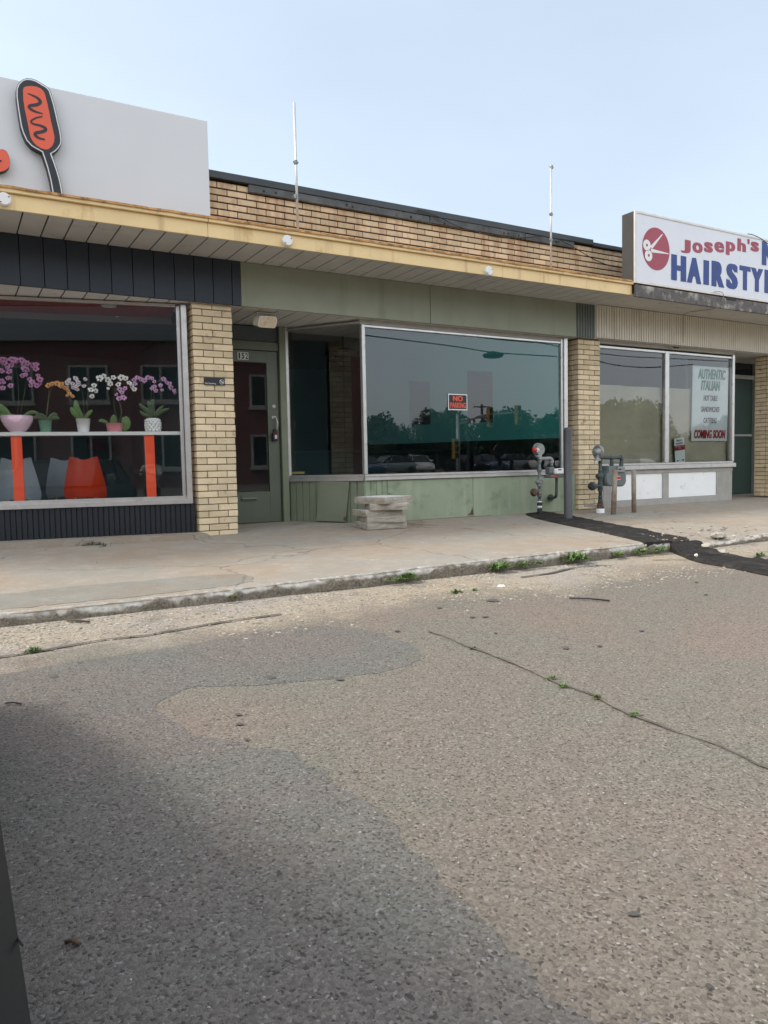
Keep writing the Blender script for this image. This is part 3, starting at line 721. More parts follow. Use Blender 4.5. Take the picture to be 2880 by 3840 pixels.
# twigs
def stick(a, b_, r_, lab, m='black', z=.012):
    A = lot(a); B = lot(b_); A.z = gnd(A.x, A.y)+z; B.z = gnd(B.x, B.y)+z; bm = NB(); tube(bm, [A, A.lerp(B, .5)+Vector((0, .006, .004)), B], r_, 6)
    return tag(obj('stick', bm, M[m]), lab, 'stick')
stick(zd(800, 448), zd(975, 458), .006, 'long thin dark rod lying on the lot')
stick((245, 3557), (302, 3564), .005, 'short dark bar lying near the bottom left', 'rust_metal')
stick(zc(25, 790), zc(93, 794), .004, 'thin dark strip lying at the left edge of the lot')
stick(zc(290, 432), zc(388, 437), .007, 'brown twig lying in the gutter by the curb', 'bark')

# ================================================================== BUILDING
B = thing('shop_building', 'low yellow brick shop row with yellow canopy over green and navy shopfronts', 'building', (0, 8, 0))
ROOFZ = 3.88
# bricks helper: courses of bricks on a wall facing -Y
def bricks(bm, x0, x1, yf, z0, z1, course, off=0, bl=.222, dep=.08, clip=None, j=.010, jv=.009, wrapL=False):
    k = 0; z = z0
    while z < z1-.02:
        x = x0 - (bl/2 if (k+off) % 2 else 0)
        while x < x1-.02:
            a = max(x, x0); b_ = min(x+bl-jv, x1)
            if b_-a > .03 and (clip is None or clip((a+b_)/2, z+course/2)):
                jy = random.uniform(-.0015, .0015)
                box(bm, a, b_, yf+jy, yf+dep, z, min(z+course-j, z1), .0025)
            x += bl
        z += course; k += 1
random.seed(11)
COU = .0727
# parapet
bm = NB(); bricks(bm, 2.2, 9.2, 8.0, 3.0, 3.80, COU, 0, .222, j=.016); obj('parapet_bricks', bm, M['brick_rust'], B, label='rust stained yellow brick parapet above the canopy')
bm = NB(); box(bm, -2, 14, 8.012, 8.25, 2.98, 3.80); obj('parapet_wall', bm, M['mortar'], B)
# coping: left thick run then lower right run
bm = NB()
a = PY(z3(85, 155), 7.96).z
box(bm, -2, 8.17, 7.955, 8.3, 3.806, 3.884, .006); box(bm, 8.172, 14, 7.965, 8.3, 3.795, 3.853, .006)
obj('roof_coping', bm, M['coping'], B)
# weathered board under the coping, in three lengths
bm = NB()
for x0, x1, dz in ((2.985, 5.35, 0), (5.36, 6.9, .004), (6.91, 7.80, -.002)):
    box(bm, x0, x1, 7.962, 7.998, 3.722+dz, 3.803+dz, .004)
o = obj('weathered_board', bm, M['board'], B)
bm = NB()
for px in (z3(462, 288), z3(545, 298), z3(1036, 383), z3(1075, 396), z3(1478, 468), zb(50, 306), zb(203, 335), zb(470, 377), zb(490, 379), zb(537, 388), zb(706, 416), zb(716, 417)):
    bm = NB(); q = PY(px, 7.955); lathe(bm, [(.011, 0), (.011, .012)], (q.x, 7.955, q.z), 8, 'Y'); obj('bolt_hole', bm, M['nearblack'], o)
# roof slab + rear body
bm = NB(); box(bm, -2.4, 16, 8.26, 16, 3.3, 3.6); obj('roof', bm, M['coping'], B)
# canopy soffit (outer)
def planks(bm, x0, x1, y0, y1, z, wd, skew=0, t=.012, gap=.013, start=0.677):
    n0 = math.floor((x0-start)/wd); x = start+n0*wd
    while x < x1:
        a = max(x, x0); b_ = min(x+wd-gap, x1)
        if b_ > a+.01: box(bm, a, b_, y0, y1, z, z+t, .002)
        x += wd
bm = NB(); planks(bm, -2, 8.24, 7.27, 7.995, 2.97, .205); obj('canopy_soffit', bm, M['soffit'], B)
bm = NB(); box(bm, -2, 8.24, 7.27, 8.0, 2.9835, 3.0); obj('soffit_groove', bm, M['groove'], B)
# fascia: lower band, upper protruding lip, rusty drip edge, in three lengths
bm = NB()
for x0, x1 in ((-2, 2.285), (2.288, 5.92), (5.923, 8.16)):
    box(bm, x0, x1, 7.245, 7.268, 2.955, 3.09, .003)
    box(bm, x0, x1, 7.215, 7.268, 3.0915, 3.128, .004)
obj('canopy_fascia', bm, M['yellow'], B, label='yellow metal fascia streaked with rust')
bm = NB(); x = -2.0; last = None
while x < 8.16:   # ragged rusty edge on top
    n_ = noise.noise(Vector((x*6, 0, 0)))*.008+noise.noise(Vector((x*25, 0, 3)))*.004
    q = [bm.verts.new((x, 7.202+n_, 3.122+n_*.5)), bm.verts.new((x, 7.203+n_, 3.143+n_*1.2)), bm.verts.new((x, 7.35, 3.150)), bm.verts.new((x, 7.35, 3.130))]
    if last:
        for i in range(4): bm.faces.new((last[i], q[i], q[(i+1) % 4], last[(i+1) % 4]))
    last = q; x += .04
fixn(bm); obj('rusty_drip_edge', bm, M['rust'], B)
bm = NB(); box(bm, -2, 8.16, 7.35, 8.0, 3.09, 3.12); obj('canopy_roof', bm, M['rust'], B)
# round blanking covers on the fascia
for px in ((16, 745), z3(627, 628), zb(404, 547)):
    q = PY(px, 7.20); bm = NB(); lathe(bm, [(.052, .045), (.056, .010), (.050, 0), (.046, -.003)], q, 22, 'Y')
    oo = obj('round_cover', bm, M['white'], B, label='round white cover plate on the yellow fascia')
    for dx, dz in ((.035, .02), (-.03, -.03)): bm = NB(); box(bm, q.x+dx-.006, q.x+dx+.006, q.y-.006, q.y-.004, q.z+dz-.004, q.z+dz+.004); obj('screw', bm, M['nearblack'], oo)

# --- upper panels
SOF = 2.49
bm = NB(); gx = [-2+.21*i for i in range(12)]
edges = [.681-.21*i for i in range(12, 0, -1)] + [.681, .893, 1.099, 1.303, 1.512, 1.722, 1.934, 2.145, 2.352, 2.558, 2.768, 2.868]
for a, b_ in zip(edges, edges[1:]): box(bm, a+.003, b_-.003, 7.985, 8.01, SOF, 2.968, .002)
obj('navy_panel', bm, M['navy'], B, label='dark navy board panel over the left shop')
bm = NB(); box(bm, -2, 2.868, 8.0105, 8.03, SOF+.002, 2.968); obj('navy_panel_backing', bm, M['nearblack'], B)
JX = PY((1612, 1150), 8).x
bm = NB(); box(bm, 2.872, JX-.003, 7.992, 8.03, SOF, 2.968, .002); box(bm, JX+.003, 7.86, 7.99, 8.03, SOF, 2.968, .002)
obj('green_panel', bm, M['green'], B, label='faded green smooth panel above the middle shop windows')
bm = NB(); wave(bm, (7.865, 8.0), (8.225, 8.0), SOF-.0, 2.968, .05, .022, (0, -1, 0), 'groove'); obj('grey_corrugated_panel', bm, M['grey_corr'], B)
bm = NB(); wave(bm, (8.23, 7.995), (14, 7.995), 2.505, 2.975, .052, .026, (0, -1, 0), 'groove'); obj('beige_corrugated_panel', bm, M['beige_corr'], B, label='beige corrugated metal panel over the right shop')
bm = NB(); box(bm, 7.86, 14, 8.001, 8.03, 2.49, 2.975); obj('panel_backing', bm, M['grey_paint'], B)
# inner soffits (recess)
bm = NB(); planks(bm, -2, 2.86, 8.032, 8.62, SOF, .205); planks(bm, 2.86, 7.95, 8.032, 9.3, SOF, .205); obj('inner_soffit', bm, M['soffit'], B)
bm = NB(); box(bm, -2, 7.95, 8.032, 9.3, SOF+.0135, SOF+.03); obj('inner_soffit_groove', bm, M['groove'], B)
bm = NB(); box(bm, 7.95, 14, 8.032, 9.4, 2.505, 2.53); obj('plain_soffit', bm, M['canopy_plain'], B)
# right canopy
bm = NB(); box(bm, 8.26, 14, 7.23, 7.995, 2.985, 3.0); obj('right_canopy_underside', bm, M['canopy_plain'], B)
bm = NB(); box(bm, 8.17, 14, 7.19, 7.228, 2.925, 3.085, .004)
for v in bm.verts: v.co.z += .008*noise.noise(Vector((v.co.x*3, 0, 0)))
o = obj('peeling_wood_fascia', bm, M['board_wood'], B, label='weathered wooden fascia with peeling paint')
bm = NB(); box(bm, 8.17, 14, 7.21, 7.9, 3.087, 3.10); obj('fascia_cap', bm, M['rust_metal'], B)
bm = NB(); box(bm, PY(zs(1215, 1070), 7.185).x, PY(zs(1320, 1085), 7.185).x, 7.183, 7.189, PY(zs(1250, 1100), 7.185).z, PY(zs(1250, 1065), 7.185).z, .002); obj('rot_hole', bm, M['nearblack'], o)

# --- pillars
def pillar(x0, x1, z0, z1, lab, full=False):
    o = bpy.data.objects.new('brick_pillar', bpy.data.meshes.new('brick_pillar')); COL.objects.link(o)
    bm = NB(); yf = 8.05; k = 0; z = z0; W_ = x1-x0; random.seed(int(x0*10))
    while z < z1-.02:
        zt = min(z+COU-.010, z1)
        h = W_/2
        cuts = [x0, x0+h, x1] if k % 2 == 0 else [x0, x0+h*.5, x0+h*1.5, x1]
        for i, (a, b_) in enumerate(zip(cuts, cuts[1:])):
            jy = random.uniform(-.003, .003)
            a2 = a+random.uniform(-.003, .003) if i == 0 else a+.0045
            b2 = b_-.0045 if i < len(cuts)-2 else b_+random.uniform(-.006, .003)
            box(bm, a2, b2, yf+jy, yf+.105, z, zt, .003)
        # side returns
        sp_ = [yf+.115, yf+.215, yf+.32] if k % 2 == 0 else [yf+.115, yf+.32]
        for a, b_ in zip(sp_, sp_[1:]):
            for xs_, xe in ((x0, x0+.08), (x1-.08, x1)): box(bm, xs_, xe, a, b_-.006, z, zt, .003)
        z += COU; k += 1
    me = o.data
    bmesh.ops.translate(bm, vec=-B.location, verts=bm.verts); bm.to_mesh(me); bm.free(); me.materials.append(M['brick']); o.parent = B; o['label'] = lab
    bm = NB(); box(bm, x0+.012, x1-.012, yf+.010, yf+.31, z0-.05, z1+.01); obj('mortar', bm, M['mortar_pillar'], o)
    return o
pillar(2.335, 2.775, -.035, SOF-.005, 'yellow brick pillar between the navy shop and the green door')
pillar(7.955, 8.39, .01, 2.50, 'yellow brick pillar behind the charcoal bollard')
pillar(12.58, 13.0, .03, 2.50, 'yellow brick pillar at the right edge')

# --- LEFT SHOP window (angled plane)
SL = math.tan(R(11.5)); A0 = Vector((2.28, 8.12, 0)); TD = Vector((-math.cos(R(11.5)), math.sin(R(11.5)), 0)); NL = Vector((-math.sin(R(11.5)), -math.cos(R(11.5)), 0))
def LW(s, d=0, z=0): return A0+TD*s-NL*d+Vector((0, 0, z))   # s metres left along the pane, d metres behind it
def pane_pt(px, d=0): return PPl(px, A0-NL*d, NL)
win = obj('shop_window', (lambda bm: (bar(bm, LW(-.0, .03, .40), LW(4.3, .03, .40), .06, .05), bm)[1])(NB()), M['alu'], B, label='wide left shop window with orchids behind it')
bm = NB()
bar(bm, LW(-.01, -.012, .365), LW(4.3, -.012, .365), .05, .045)          # lower sill strip
bar(bm, LW(.022, .0, .36), LW(.022, .0, 2.47), .05, .055, (1, 0, 0))           # jamb
bar(bm, LW(.075, .02, .42), LW(.075, .02, 2.46), .03, .03, (1, 0, 0))
bar(bm, LW(.10, .02, 2.462), LW(4.3, .02, 2.462), .035, .03)
obj('frame', bm, M['alu'], win)
bm = NB(); vs = [bm.verts.new(LW(*a)) for a in ((.09, .03, .42), (4.3, .03, .42), (4.3, .03, 2.45), (.09, .03, 2.45))]; bm.faces.new(vs); obj('glass_pane', bm, M['glass'], win)
bm = NB(); e0 = LW(-.03, .0); e1 = LW(4.3, .0); wave(bm, (e1.x, e1.y), (e0.x, e0.y), .02, .342, .052, .016, (NL.x, NL.y, 0), 'fold'); obj('navy_riser', bm, M['navy_riser'], B, label='dark ribbed panel under the left window')
bm = NB(); bar(bm, LW(0, .06, .18), LW(4.3, .06, .18), .05, .33); obj('riser_backing', bm, M['nearblack'], B)
bm = NB(); q = pane_pt(z2(1146, 1560), -.018); lathe(bm, [(.012, -.004), (.012, .01)], q, 12, 'Y'); obj('vent_hole', bm, M['nearblack'], B)

# --- MIDDLE SHOP
Yw = 8.12
def frame_rect(bm, x0, x1, z0, z1, y0, y1, t): 
    box(bm, x0, x0+t, y0, y1, z0, z1, .003); box(bm, x1-t, x1, y0, y1, z0, z1, .003)
    box(bm, x0+t+.001, x1-t-.001, y0, y1, z0, z0+t, .003); box(bm, x0+t+.001, x1-t-.001, y0, y1, z1-t, z1, .003)
XA = PY((1366, 1780), Yw).x     # mullion left
XB = PY((2112, 1500), Yw).x
C0 = Vector((XA, Yw, 0)); C1 = Vector((3.80, 9.02, 0)); TM = (C1-C0).normalized(); NM = Vector((-TM.y, TM.x, 0)); NM = NM if NM.y < 0 else -NM; LM = (C1-C0).length
def MW(s, d=0, z=0): return C0+TM*s-NM*d+Vector((0, 0, z))
win2 = obj('display_window', (lambda bm: (box(bm, XA, XB+.02, Yw-.02, Yw+.05, .575, .605, .004), bm)[1])(NB()), M['alu'], B, label='big display window with teal film')
bm = NB()
box(bm, XA-.005, XB+.03, Yw-.04, Yw+.03, .527, .573, .005)                 # lower sill
box(bm, XA-.005, XA+.042, Yw-.025, Yw+.04, .607, 2.43, .006)                # mullion
box(bm, XB-.045, XB-.01, Yw-.012, Yw+.04, .607, 2.47, .004); box(bm, XB-.005, XB+.06, Yw-.035, Yw+.04, .58, 2.485, .004)
box(bm, XA+.045, XB-.047, Yw-.006, Yw+.04, 2.40, 2.43, .004)
obj('frame', bm, M['alu'], win2)
bm = NB(); box(bm, XA-.02, XB+.06, Yw-.008, Yw+.05, 2.433, 2.488); obj('window_header', bm, M['grey_paint'], B)
bm = NB(); vs = [bm.verts.new(v) for v in ((XA+.04, Yw+.02, .60), (XB-.04, Yw+.02, .60), (XB-.04, Yw+.02, 2.41), (XA+.04, Yw+.02, 2.41))]; bm.faces.new(vs); obj('glass_pane', bm, M['glass'], win2)
win3 = obj('angled_window', (lambda bm: (bar(bm, MW(0.0, .01, .59), MW(LM, .01, .59), .06, .03), bm)[1])(NB()), M['alu'], B, label='dark angled window pane beside the green door')
bm = NB(); bar(bm, MW(0.0, -.012, .55), MW(LM+.01, -.012, .55), .06, .045); bar(bm, MW(LM-.02, 0, .57), MW(LM-.02, 0, 2.485), .04, .04, (1, 0, 0))
bar(bm, MW(.02, 0, 2.455), MW(LM-.04, 0, 2.455), .03, .02); obj('frame', bm, M['alu'], win3)
bm = NB(); vs = [bm.verts.new(MW(*a)) for a in ((.0, .02, .60), (LM-.03, .02, .60), (LM-.03, .02, 2.46), (.0, .02, 2.46))]; bm.faces.new(vs); obj('glass_pane', bm, M['glass'], win3)
for k in range(9): bm = NB(); q = MW(LM-.02, -.022, .68+k*.21); lathe(bm, [(.006, -.003), (.006, .003)], q, 6, 'Y'); obj('screw', bm, M['nearblack'], win3)
# risers
bm = NB(); a, b_ = MW(LM-.02), MW(0); wave(bm, (a.x, a.y), (b_.x, b_.y), -.03, .53, .098, .016, (NM.x, NM.y, 0), 'fold'); obj('ribbed_green_riser', bm, M['green_trim'], B)
bm = NB(); xr0 = XA; xr1 = PY(z5(0, 1200), Yw).x
wave(bm, (XA, Yw), (XA+.32, Yw), -.03, .53, .075, .010, (0, -1, 0), 'fold'); obj('ribbed_green_riser', bm, M['green_riser'], B)
XJ = PY(z5(870, 1300), Yw).x
bm = NB(); box(bm, XA+.322, XJ-.002, Yw-.012, Yw+.04, -.01, .523, .003); box(bm, XJ+.002, 7.95, Yw-.015, Yw+.04, -.01, .523, .003); obj('green_riser', bm, M['green_riser'], B, label='weathered flat green panel below the display window')
bm = NB(); bar(bm, MW(-.02, .05, .25), MW(LM, .05, .25), .05, .54); obj('riser_backing', bm, M['nearblack'], B)
bm = NB()   # rusty base line and rust nick
box(bm, XA+.6, XJ+.3, Yw-.020, Yw-.013, -.012, .004); 
prism(bm, [PY(z5(870, 1370), Yw-.022), PY(z5(860, 1405), Yw-.022), PY(z5(835, 1420), Yw-.022), PY(z5(878, 1418), Yw-.022)], (0, .004, 0)); fixn(bm)
obj('rust_edge', bm, M['rust_metal'], B)
# loose plywood patch leaning on the ribbed riser
q0, q1, q2, q3 = [PPl(z4(*p), C0+NM*.05, NM) for p in ((828, 1925), (1085, 1935), (1108, 1580), (848, 1572))]
bm = NB(); prism(bm, [q0+NM*.03, q1+NM*.02, q2-NM*.015, q3-NM*.01], -NM*.012); fixn(bm)
pb = tag(obj('loose_panel', bm, M['green_trim']), 'loose green plywood board leaning against the ribbed panel beside the door', 'board')
bm = NB(); q = PPl(z4(1075, 1905), C0+NM*.075, NM); lathe(bm, [(.02, -.006), (.024, 0), (.01, .008)], q, 8, 'Y'); obj('rusty_corner', bm, M['rust_metal'], pb)
# door recess
YD = 9.0
DL, DR = 2.86, PY(z4(490, 1000), YD).x
JR = 3.80
bm = NB(); box(bm, DR+.004, JR-.02, YD-.06, YD+.06, -.01, 2.49, .004); obj('door_post', bm, M['green_trim'], B)
ztr = PY(z4(430, 345), YD).z; zdt = PY(z4(430, 425), YD).z
bm = NB(); box(bm, DL, DR, YD-.03, YD+.04, zdt+.006, ztr, .004); obj('door_header', bm, M['green_door'], B)
bm = NB(); n = 9
for k in range(n):
    z = ztr+.012+k*(2.47-ztr)/n; bar(bm, (DL, YD, z), (DR, YD, z), .02, (2.47-ztr)/n*1.05, (0, -.35, 1))
obj('transom_louvre', bm, M['pipe_dark'], B)
door = obj('door', (lambda bm: (frame_rect(bm, 2.90, DR-.006, .02, zdt, YD-.01, YD+.03, .145), bm)[1])(NB()), M['green_door'], B, label='green glazed shop door')
gx0 = 3.04; gx1 = PY(z4(387, 1000), YD).x; gz0 = PY(z4(380, 1665), YD).z; gz1 = PY(z4(380, 515), YD).z
bm = NB()
box(bm, 2.90, gx1+.002, YD-.0115, YD+.028, gz1, zdt-.002, .003); box(bm, gx1, DR-.008, YD-.012, YD+.028, .022, zdt-.004, .003)
box(bm, 2.90, gx1, YD-.0112, YD+.028, .022, gz0, .003); obj('door_rail', bm, M['green_door'], door)
bm = NB(); vs = [bm.verts.new(v) for v in ((2.9, YD+.008, gz0-.01), (gx1+.01, YD+.008, gz0-.01), (gx1+.01, YD+.008, gz1+.01), (2.9, YD+.008, gz1+.01))]; bm.faces.new(vs); obj('door_glass', bm, M['glass'], door)
q = PY(z4(440, 912), YD); bm = NB(); lathe(bm, [(.026, 0), (.024, -.012), (.012, -.016)], (q.x, YD-.012, q.z), 18, 'Y'); obj('deadbolt', bm, M['galv'], door)
q = PY(z4(440, 1010), YD); q2_ = PY(z4(450, 1100), YD); bm = NB()
box(bm, q.x-.03, q.x+.03, YD-.02, YD-.012, q.z-.02, q.z+.02, .002)
tube(bm, [(q.x, YD-.016, q.z), (q.x+.012, YD-.06, q.z-.01), (q.x+.022, YD-.075, q.z-.07), (q.x+.018, YD-.06, q2_.z-.02), (q.x+.004, YD-.016, q2_.z-.04)], .011, 8); obj('door_handle', bm, M['galv'], door)
a, b_ = PY(z4(150, 1705), YD-.013), PY(z4(292, 1750), YD-.013)
bm = NB(); box(bm, a.x, b_.x, YD-.020, YD-.013, b_.z, a.z, .003); bar(bm, (a.x+.01, YD-.03, (a.z+b_.z)/2-.003), (b_.x-.012, YD-.03, (a.z+b_.z)/2-.003), .02, .025, (0, .5, 1)); obj('mail_slot', bm, M['green_door'], door)
# number tiles
a, b_ = PY(z4(120, 492), YD-.013), PY(z4(216, 430), YD-.013); wdt = (b_.x-a.x)/3
nt_ = thing('address_number', 'black number 152 on white tiles at the top of the green door', 'house number', (a.x, YD-.013, a.z))
bm = NB()
bm.free()
for k in range(3): bm = NB(); box(bm, a.x+k*wdt+.0015, a.x+(k+1)*wdt-.0015, YD-.016, YD-.0128, a.z, b_.z, .001); obj('number_tile', bm, M['white'], nt_)
for k, ch in enumerate('152'): text('digit', ch, a.x+k*wdt+wdt*(.28 if ch == '1' else .18), a.x+(k+1)*wdt-wdt*(.3 if ch == '1' else .18), a.z+.009, b_.z-.008, YD-.0162, M['print_black'], nt_, bold=.03, depth=.002)
# lock box hanging on the handle
q = PY(z4(450, 1175), YD-.05); lk = thing('lock_box', 'black key lock box hanging from the green door handle', 'lock box', (q.x, YD-.05, q.z-.06))
bm = NB(); box(bm, q.x-.035, q.x+.035, YD-.075, YD-.03, q.z-.06, q.z+.045, .008); obj('lock_body', bm, M['black'], lk)
bm = NB(); tube(bm, [Vector((q.x-.02, YD-.052, q.z+.04))] + [Vector((q.x-.022*math.cos(t*math.pi/8), YD-.052, q.z+.07+.022*math.sin(t*math.pi/8))) for t in range(9)] + [Vector((q.x+.02, YD-.052, q.z+.04))], .005, 6); obj('shackle', bm, M['black'], lk)
bm = NB(); box(bm, q.x-.008, q.x+.024, YD-.0775, YD-.0755, q.z-.032, q.z+.012); obj('dial_label', bm, M['fl_pinkwhite'], lk)
bm = NB(); box(bm, q.x-.008, q.x+.024, YD-.0775, YD-.0755, q.z+.014, q.z+.028); obj('red_label', bm, M['redcap'], lk)
# loudspeaker / flood box under the soffit (measured close-up)
Ys = 8.2
spk = thing('loudspeaker', 'yellowed box loudspeaker on a bracket under the soffit above the green door', 'loudspeaker', (PY(zl(820, 230), Ys).x, Ys, SOF))
fr = [PY(zl(*p), 8.10) for p in ((610, 480), (680, 450), (1080, 475), (1150, 530), (1155, 640), (1110, 790), (1060, 835), (620, 805), (575, 765), (570, 690))]
bk = [p+Vector((-.028, .14, .03)) for p in fr]; ctr = sum(bk, Vector())/10; bk = [ctr+(p-ctr)*.86 for p in bk]
bm = NB(); va = [bm.verts.new(p) for p in fr]; vb = [bm.verts.new(p) for p in bk]
for i in range(10): bm.faces.new((va[i], va[(i+1) % 10], vb[(i+1) % 10], vb[i]))
bm.faces.new(vb); bm.faces.new(va); fixn(bm); obj('cabinet', bm, M['speaker'], spk)
ctr = sum(fr, Vector())/10; bm = NB(); prism(bm, [ctr+(p-ctr)*.9 for p in fr], (0, -.004, 0)); fixn(bm); obj('grille', bm, M['speaker_face'], spk)
bm = NB(); xl_, xr_ = fr[0].x-.03, fr[3].x-.012; zt_ = PY(zl(820, 250), 8.2).z
xl_ = PY(zl(520, 400), 8.2).x; xr_ = PY(zl(1105, 400), 8.2).x
box(bm, xl_, xr_, 8.185, 8.21, 2.470, 2.482); box(bm, xl_, xl_+.005, 8.185, 8.21, 2.34, 2.469); box(bm, xr_-.005, xr_, 8.185, 8.21, 2.36, 2.469)
lathe(bm, [(.012, 0), (.012, .01)], (xl_-.01, 8.197, 2.35), 10, 'X'); obj('bracket', bm, M['speaker'], spk)

# --- NO PARKING sign on the glass
a, b_ = PY(z5(706, 695), Yw), PY(z5(836, 587), Yw)
np_ = thing('parking_sign', 'NO PARKING sign in orange on black taped to the display window', 'sign', (a.x, Yw+.012, a.z))
bm = NB(); box(bm, a.x, b_.x, Yw+.010, Yw+.014, a.z, b_.z); obj('sign_plate', bm, M['white'], np_)
bm = NB(); box(bm, a.x+.012, b_.x-.012, Yw+.008, Yw+.010, a.z+.014, b_.z-.014); obj('black_field', bm, M['black'], np_)
H_ = b_.z-a.z; W_ = b_.x-a.x
text('lettering', 'NO', a.x+W_*.24, b_.x-W_*.24, a.z+H_*.55, b_.z-H_*.12, Yw+.008, M['red_orange'], np_, bold=.02, strong=.03, depth=.001)
text('lettering', 'PARKING', a.x+W_*.10, b_.x-W_*.08, a.z+H_*.13, a.z+H_*.47, Yw+.008, M['red_orange'], np_, bold=.02, strong=.025, depth=.001)
# --- no smoking plate on the pillar
a, b_ = PY(z2(1323, 698), 8.045), PY(z2(1455, 655), 8.045)
ns = thing('smoking_sign', 'small black No Smoking plate on the left brick pillar', 'sign', (a.x, 8.04, a.z))
bm = NB(); box(bm, a.x, b_.x, 8.036, 8.042, a.z+.002, b_.z, .002); obj('sign_plate', bm, M['black'], ns)
text('lettering', 'No Smoking', a.x+.008, a.x+.128, a.z+.012, a.z+.028, 8.036, M['white'], ns, bold=.0, depth=.001)
cx_ = b_.x-.036; cz_ = (a.z+b_.z)/2; bm = NB()
tube(bm, [Vector((cx_+.024*math.cos(t), 8.035, cz_+.024*math.sin(t))) for t in [2*math.pi*k/24 for k in range(25)]], .0025, 4); bar(bm, (cx_-.017, 8.035, cz_+.017), (cx_+.017, 8.035, cz_-.017), .003, .005); bar(bm, (cx_-.016, 8.035, cz_-.002), (cx_+.016, 8.035, cz_-.002), .002, .005)
obj('no_smoking_symbol', bm, M['white'], ns)

# --- RIGHT SHOP
XM0, XM1 = PY(z6(1003, 600), Yw).x, PY(z6(1025, 600), Yw).x; XR = PY(z6(1437, 600), Yw).x
zs0, zs1 = .632, 2.40
ZT = 2.425
win4 = obj('shop_window', (lambda bm: (box(bm, 8.39, XR, Yw-.02, Yw+.05, .635, .665, .004), bm)[1])(NB()), M['alu'], B, label='two pane right shop window papered inside')
bm = NB(); box(bm, 8.39, XR+.03, Yw-.05, Yw+.03, .565, .633, .005); box(bm, XM0, XM1+.01, Yw-.015, Yw+.04, .667, ZT, .004)
box(bm, XR-.05, XR+.01, Yw-.025, Yw+.04, .667, ZT+.03, .004); box(bm, 8.39, XM0-.002, Yw-.01, Yw+.04, ZT-.035, ZT, .003); box(bm, XM1+.012, XR-.052, Yw-.01, Yw+.04, ZT-.035, ZT, .003)
obj('frame', bm, M['alu'], win4)
bm = NB(); vs = [bm.verts.new(v) for v in ((8.39, Yw+.02, .65), (XR-.02, Yw+.02, .65), (XR-.02, Yw+.02, ZT-.01), (8.39, Yw+.02, ZT-.01))]; bm.faces.new(vs); obj('glass_pane', bm, M['glass'], win4)
bm = NB(); box(bm, 8.39, XR+.02, Yw-.006, Yw+.06, ZT+.032, 2.503); obj('window_header', bm, M['canopy_plain'], B)
# riser boards
def pxbox(bm, pa, pb_, y0, y1, bev=.002):
    a = PY(pa, y0); b2 = PY(pb_, y0); box(bm, a.x, b2.x, y0, y1, min(a.z, b2.z), max(a.z, b2.z), bev)
bm = NB()
x_a = PY(z6(665, 1150), Yw).x; x_b = PY(z6(990, 1150), Yw).x; x_c = PY(z6(1028, 1150), Yw).x; x_d = PY(z6(1332, 1150), Yw).x; x_e = PY(z6(1430, 1150), Yw).x
box(bm, x_a, x_b, Yw+.01, Yw+.04, .10, .50, .002); obj('white_riser_board', bm, M['white_board'], B, label='white board panel below the right window, nearer the pillar')
bm = NB(); box(bm, x_c, x_d, Yw+.01, Yw+.04, .10, .50, .002); obj('white_riser_board', bm, M['white_board'], B, label='white board panel below the right window, nearer the far door')
bm = NB(); box(bm, 8.39, x_e, Yw-.01, Yw+.05, .50, .563, .003); box(bm, x_b, x_c, Yw-.006, Yw+.05, 0, .499, .003); box(bm, x_d, x_d+.04, Yw-.004, Yw+.05, 0, .499); box(bm, x_a, x_b-.001, Yw-.004, Yw+.05, -.01, .099); box(bm, x_c+.001, x_d-.001, Yw-.004, Yw+.05, -.01, .099); obj('riser_frame', bm, M['grey_paint'], B)
bm = NB(); wave(bm, (8.39, Yw), (x_a, Yw), -.01, .50, .06, .015, (0, -1, 0)); obj('corrugated_riser', bm, M['grey_paint'], B)
bm = NB(); wave(bm, (x_d+.04, Yw), (x_e, Yw), -.01, .565, .06, .015, (0, -1, 0)); obj('corrugated_riser', bm, M['grey_paint'], B)
# return wall beside right door, door
bm = NB(); box(bm, x_e-.03, x_e, Yw+.02, 9.0, -.01, 2.5); obj('return_wall', bm, M['grey_paint'], B)
d0 = PY(z6(1440, 800), 9).x-.25; d1 = PY(z6(1555, 800), 9).x; d2 = PY(z6(1612, 800), 9).x
dz1 = PY(z6(1500, 430), 9).z
door2 = obj('door', (lambda bm: (box(bm, d0, d1, 9.0, 9.04, .03, dz1-.05, .003), bm)[1])(NB()), M['green_dark'], B, label='dark green door at the right end')
bm = NB(); q = PY(z6(1490, 800), 9).z; box(bm, d0, d1, 8.985, 8.999, q-.02, q+.02, .003); obj('door_rail', bm, M['grey_paint'], door2)
bm = NB(); box(bm, d1, d2+.25, 8.94, 9.05, -.01, 2.5, .003); box(bm, d0, d1-.001, 8.95, 9.05, dz1-.045, dz1+.03, .003); obj('door_frame', bm, M['grey_paint'], B)
bm = NB(); box(bm, d0, d1, 9.0, 9.02, dz1+.032, 2.5); obj('transom_pane', bm, M['car_glass'], B)

bm = NB(); box(bm, -14, -2.31, 8.02, 16, -.1, 3.8); obj('side_wall', bm, M['brick'], B)
wg = thing('added_wing', 'added unseen brick wing hiding bright sky from the angled glass', 'building', (-14, 3, 0))  # added wing, out of view, to block a bright sky strip in the glass
bm = NB(); box(bm, -18, -14.01, -3, 8, -.6, 6.2); obj('wall', bm, M['red_brick'], wg)
bm = NB(); box(bm, -18.1, -13.9, -3.1, 8.1, 6.201, 6.35); obj('roof_edge', bm, M['coping'], wg)
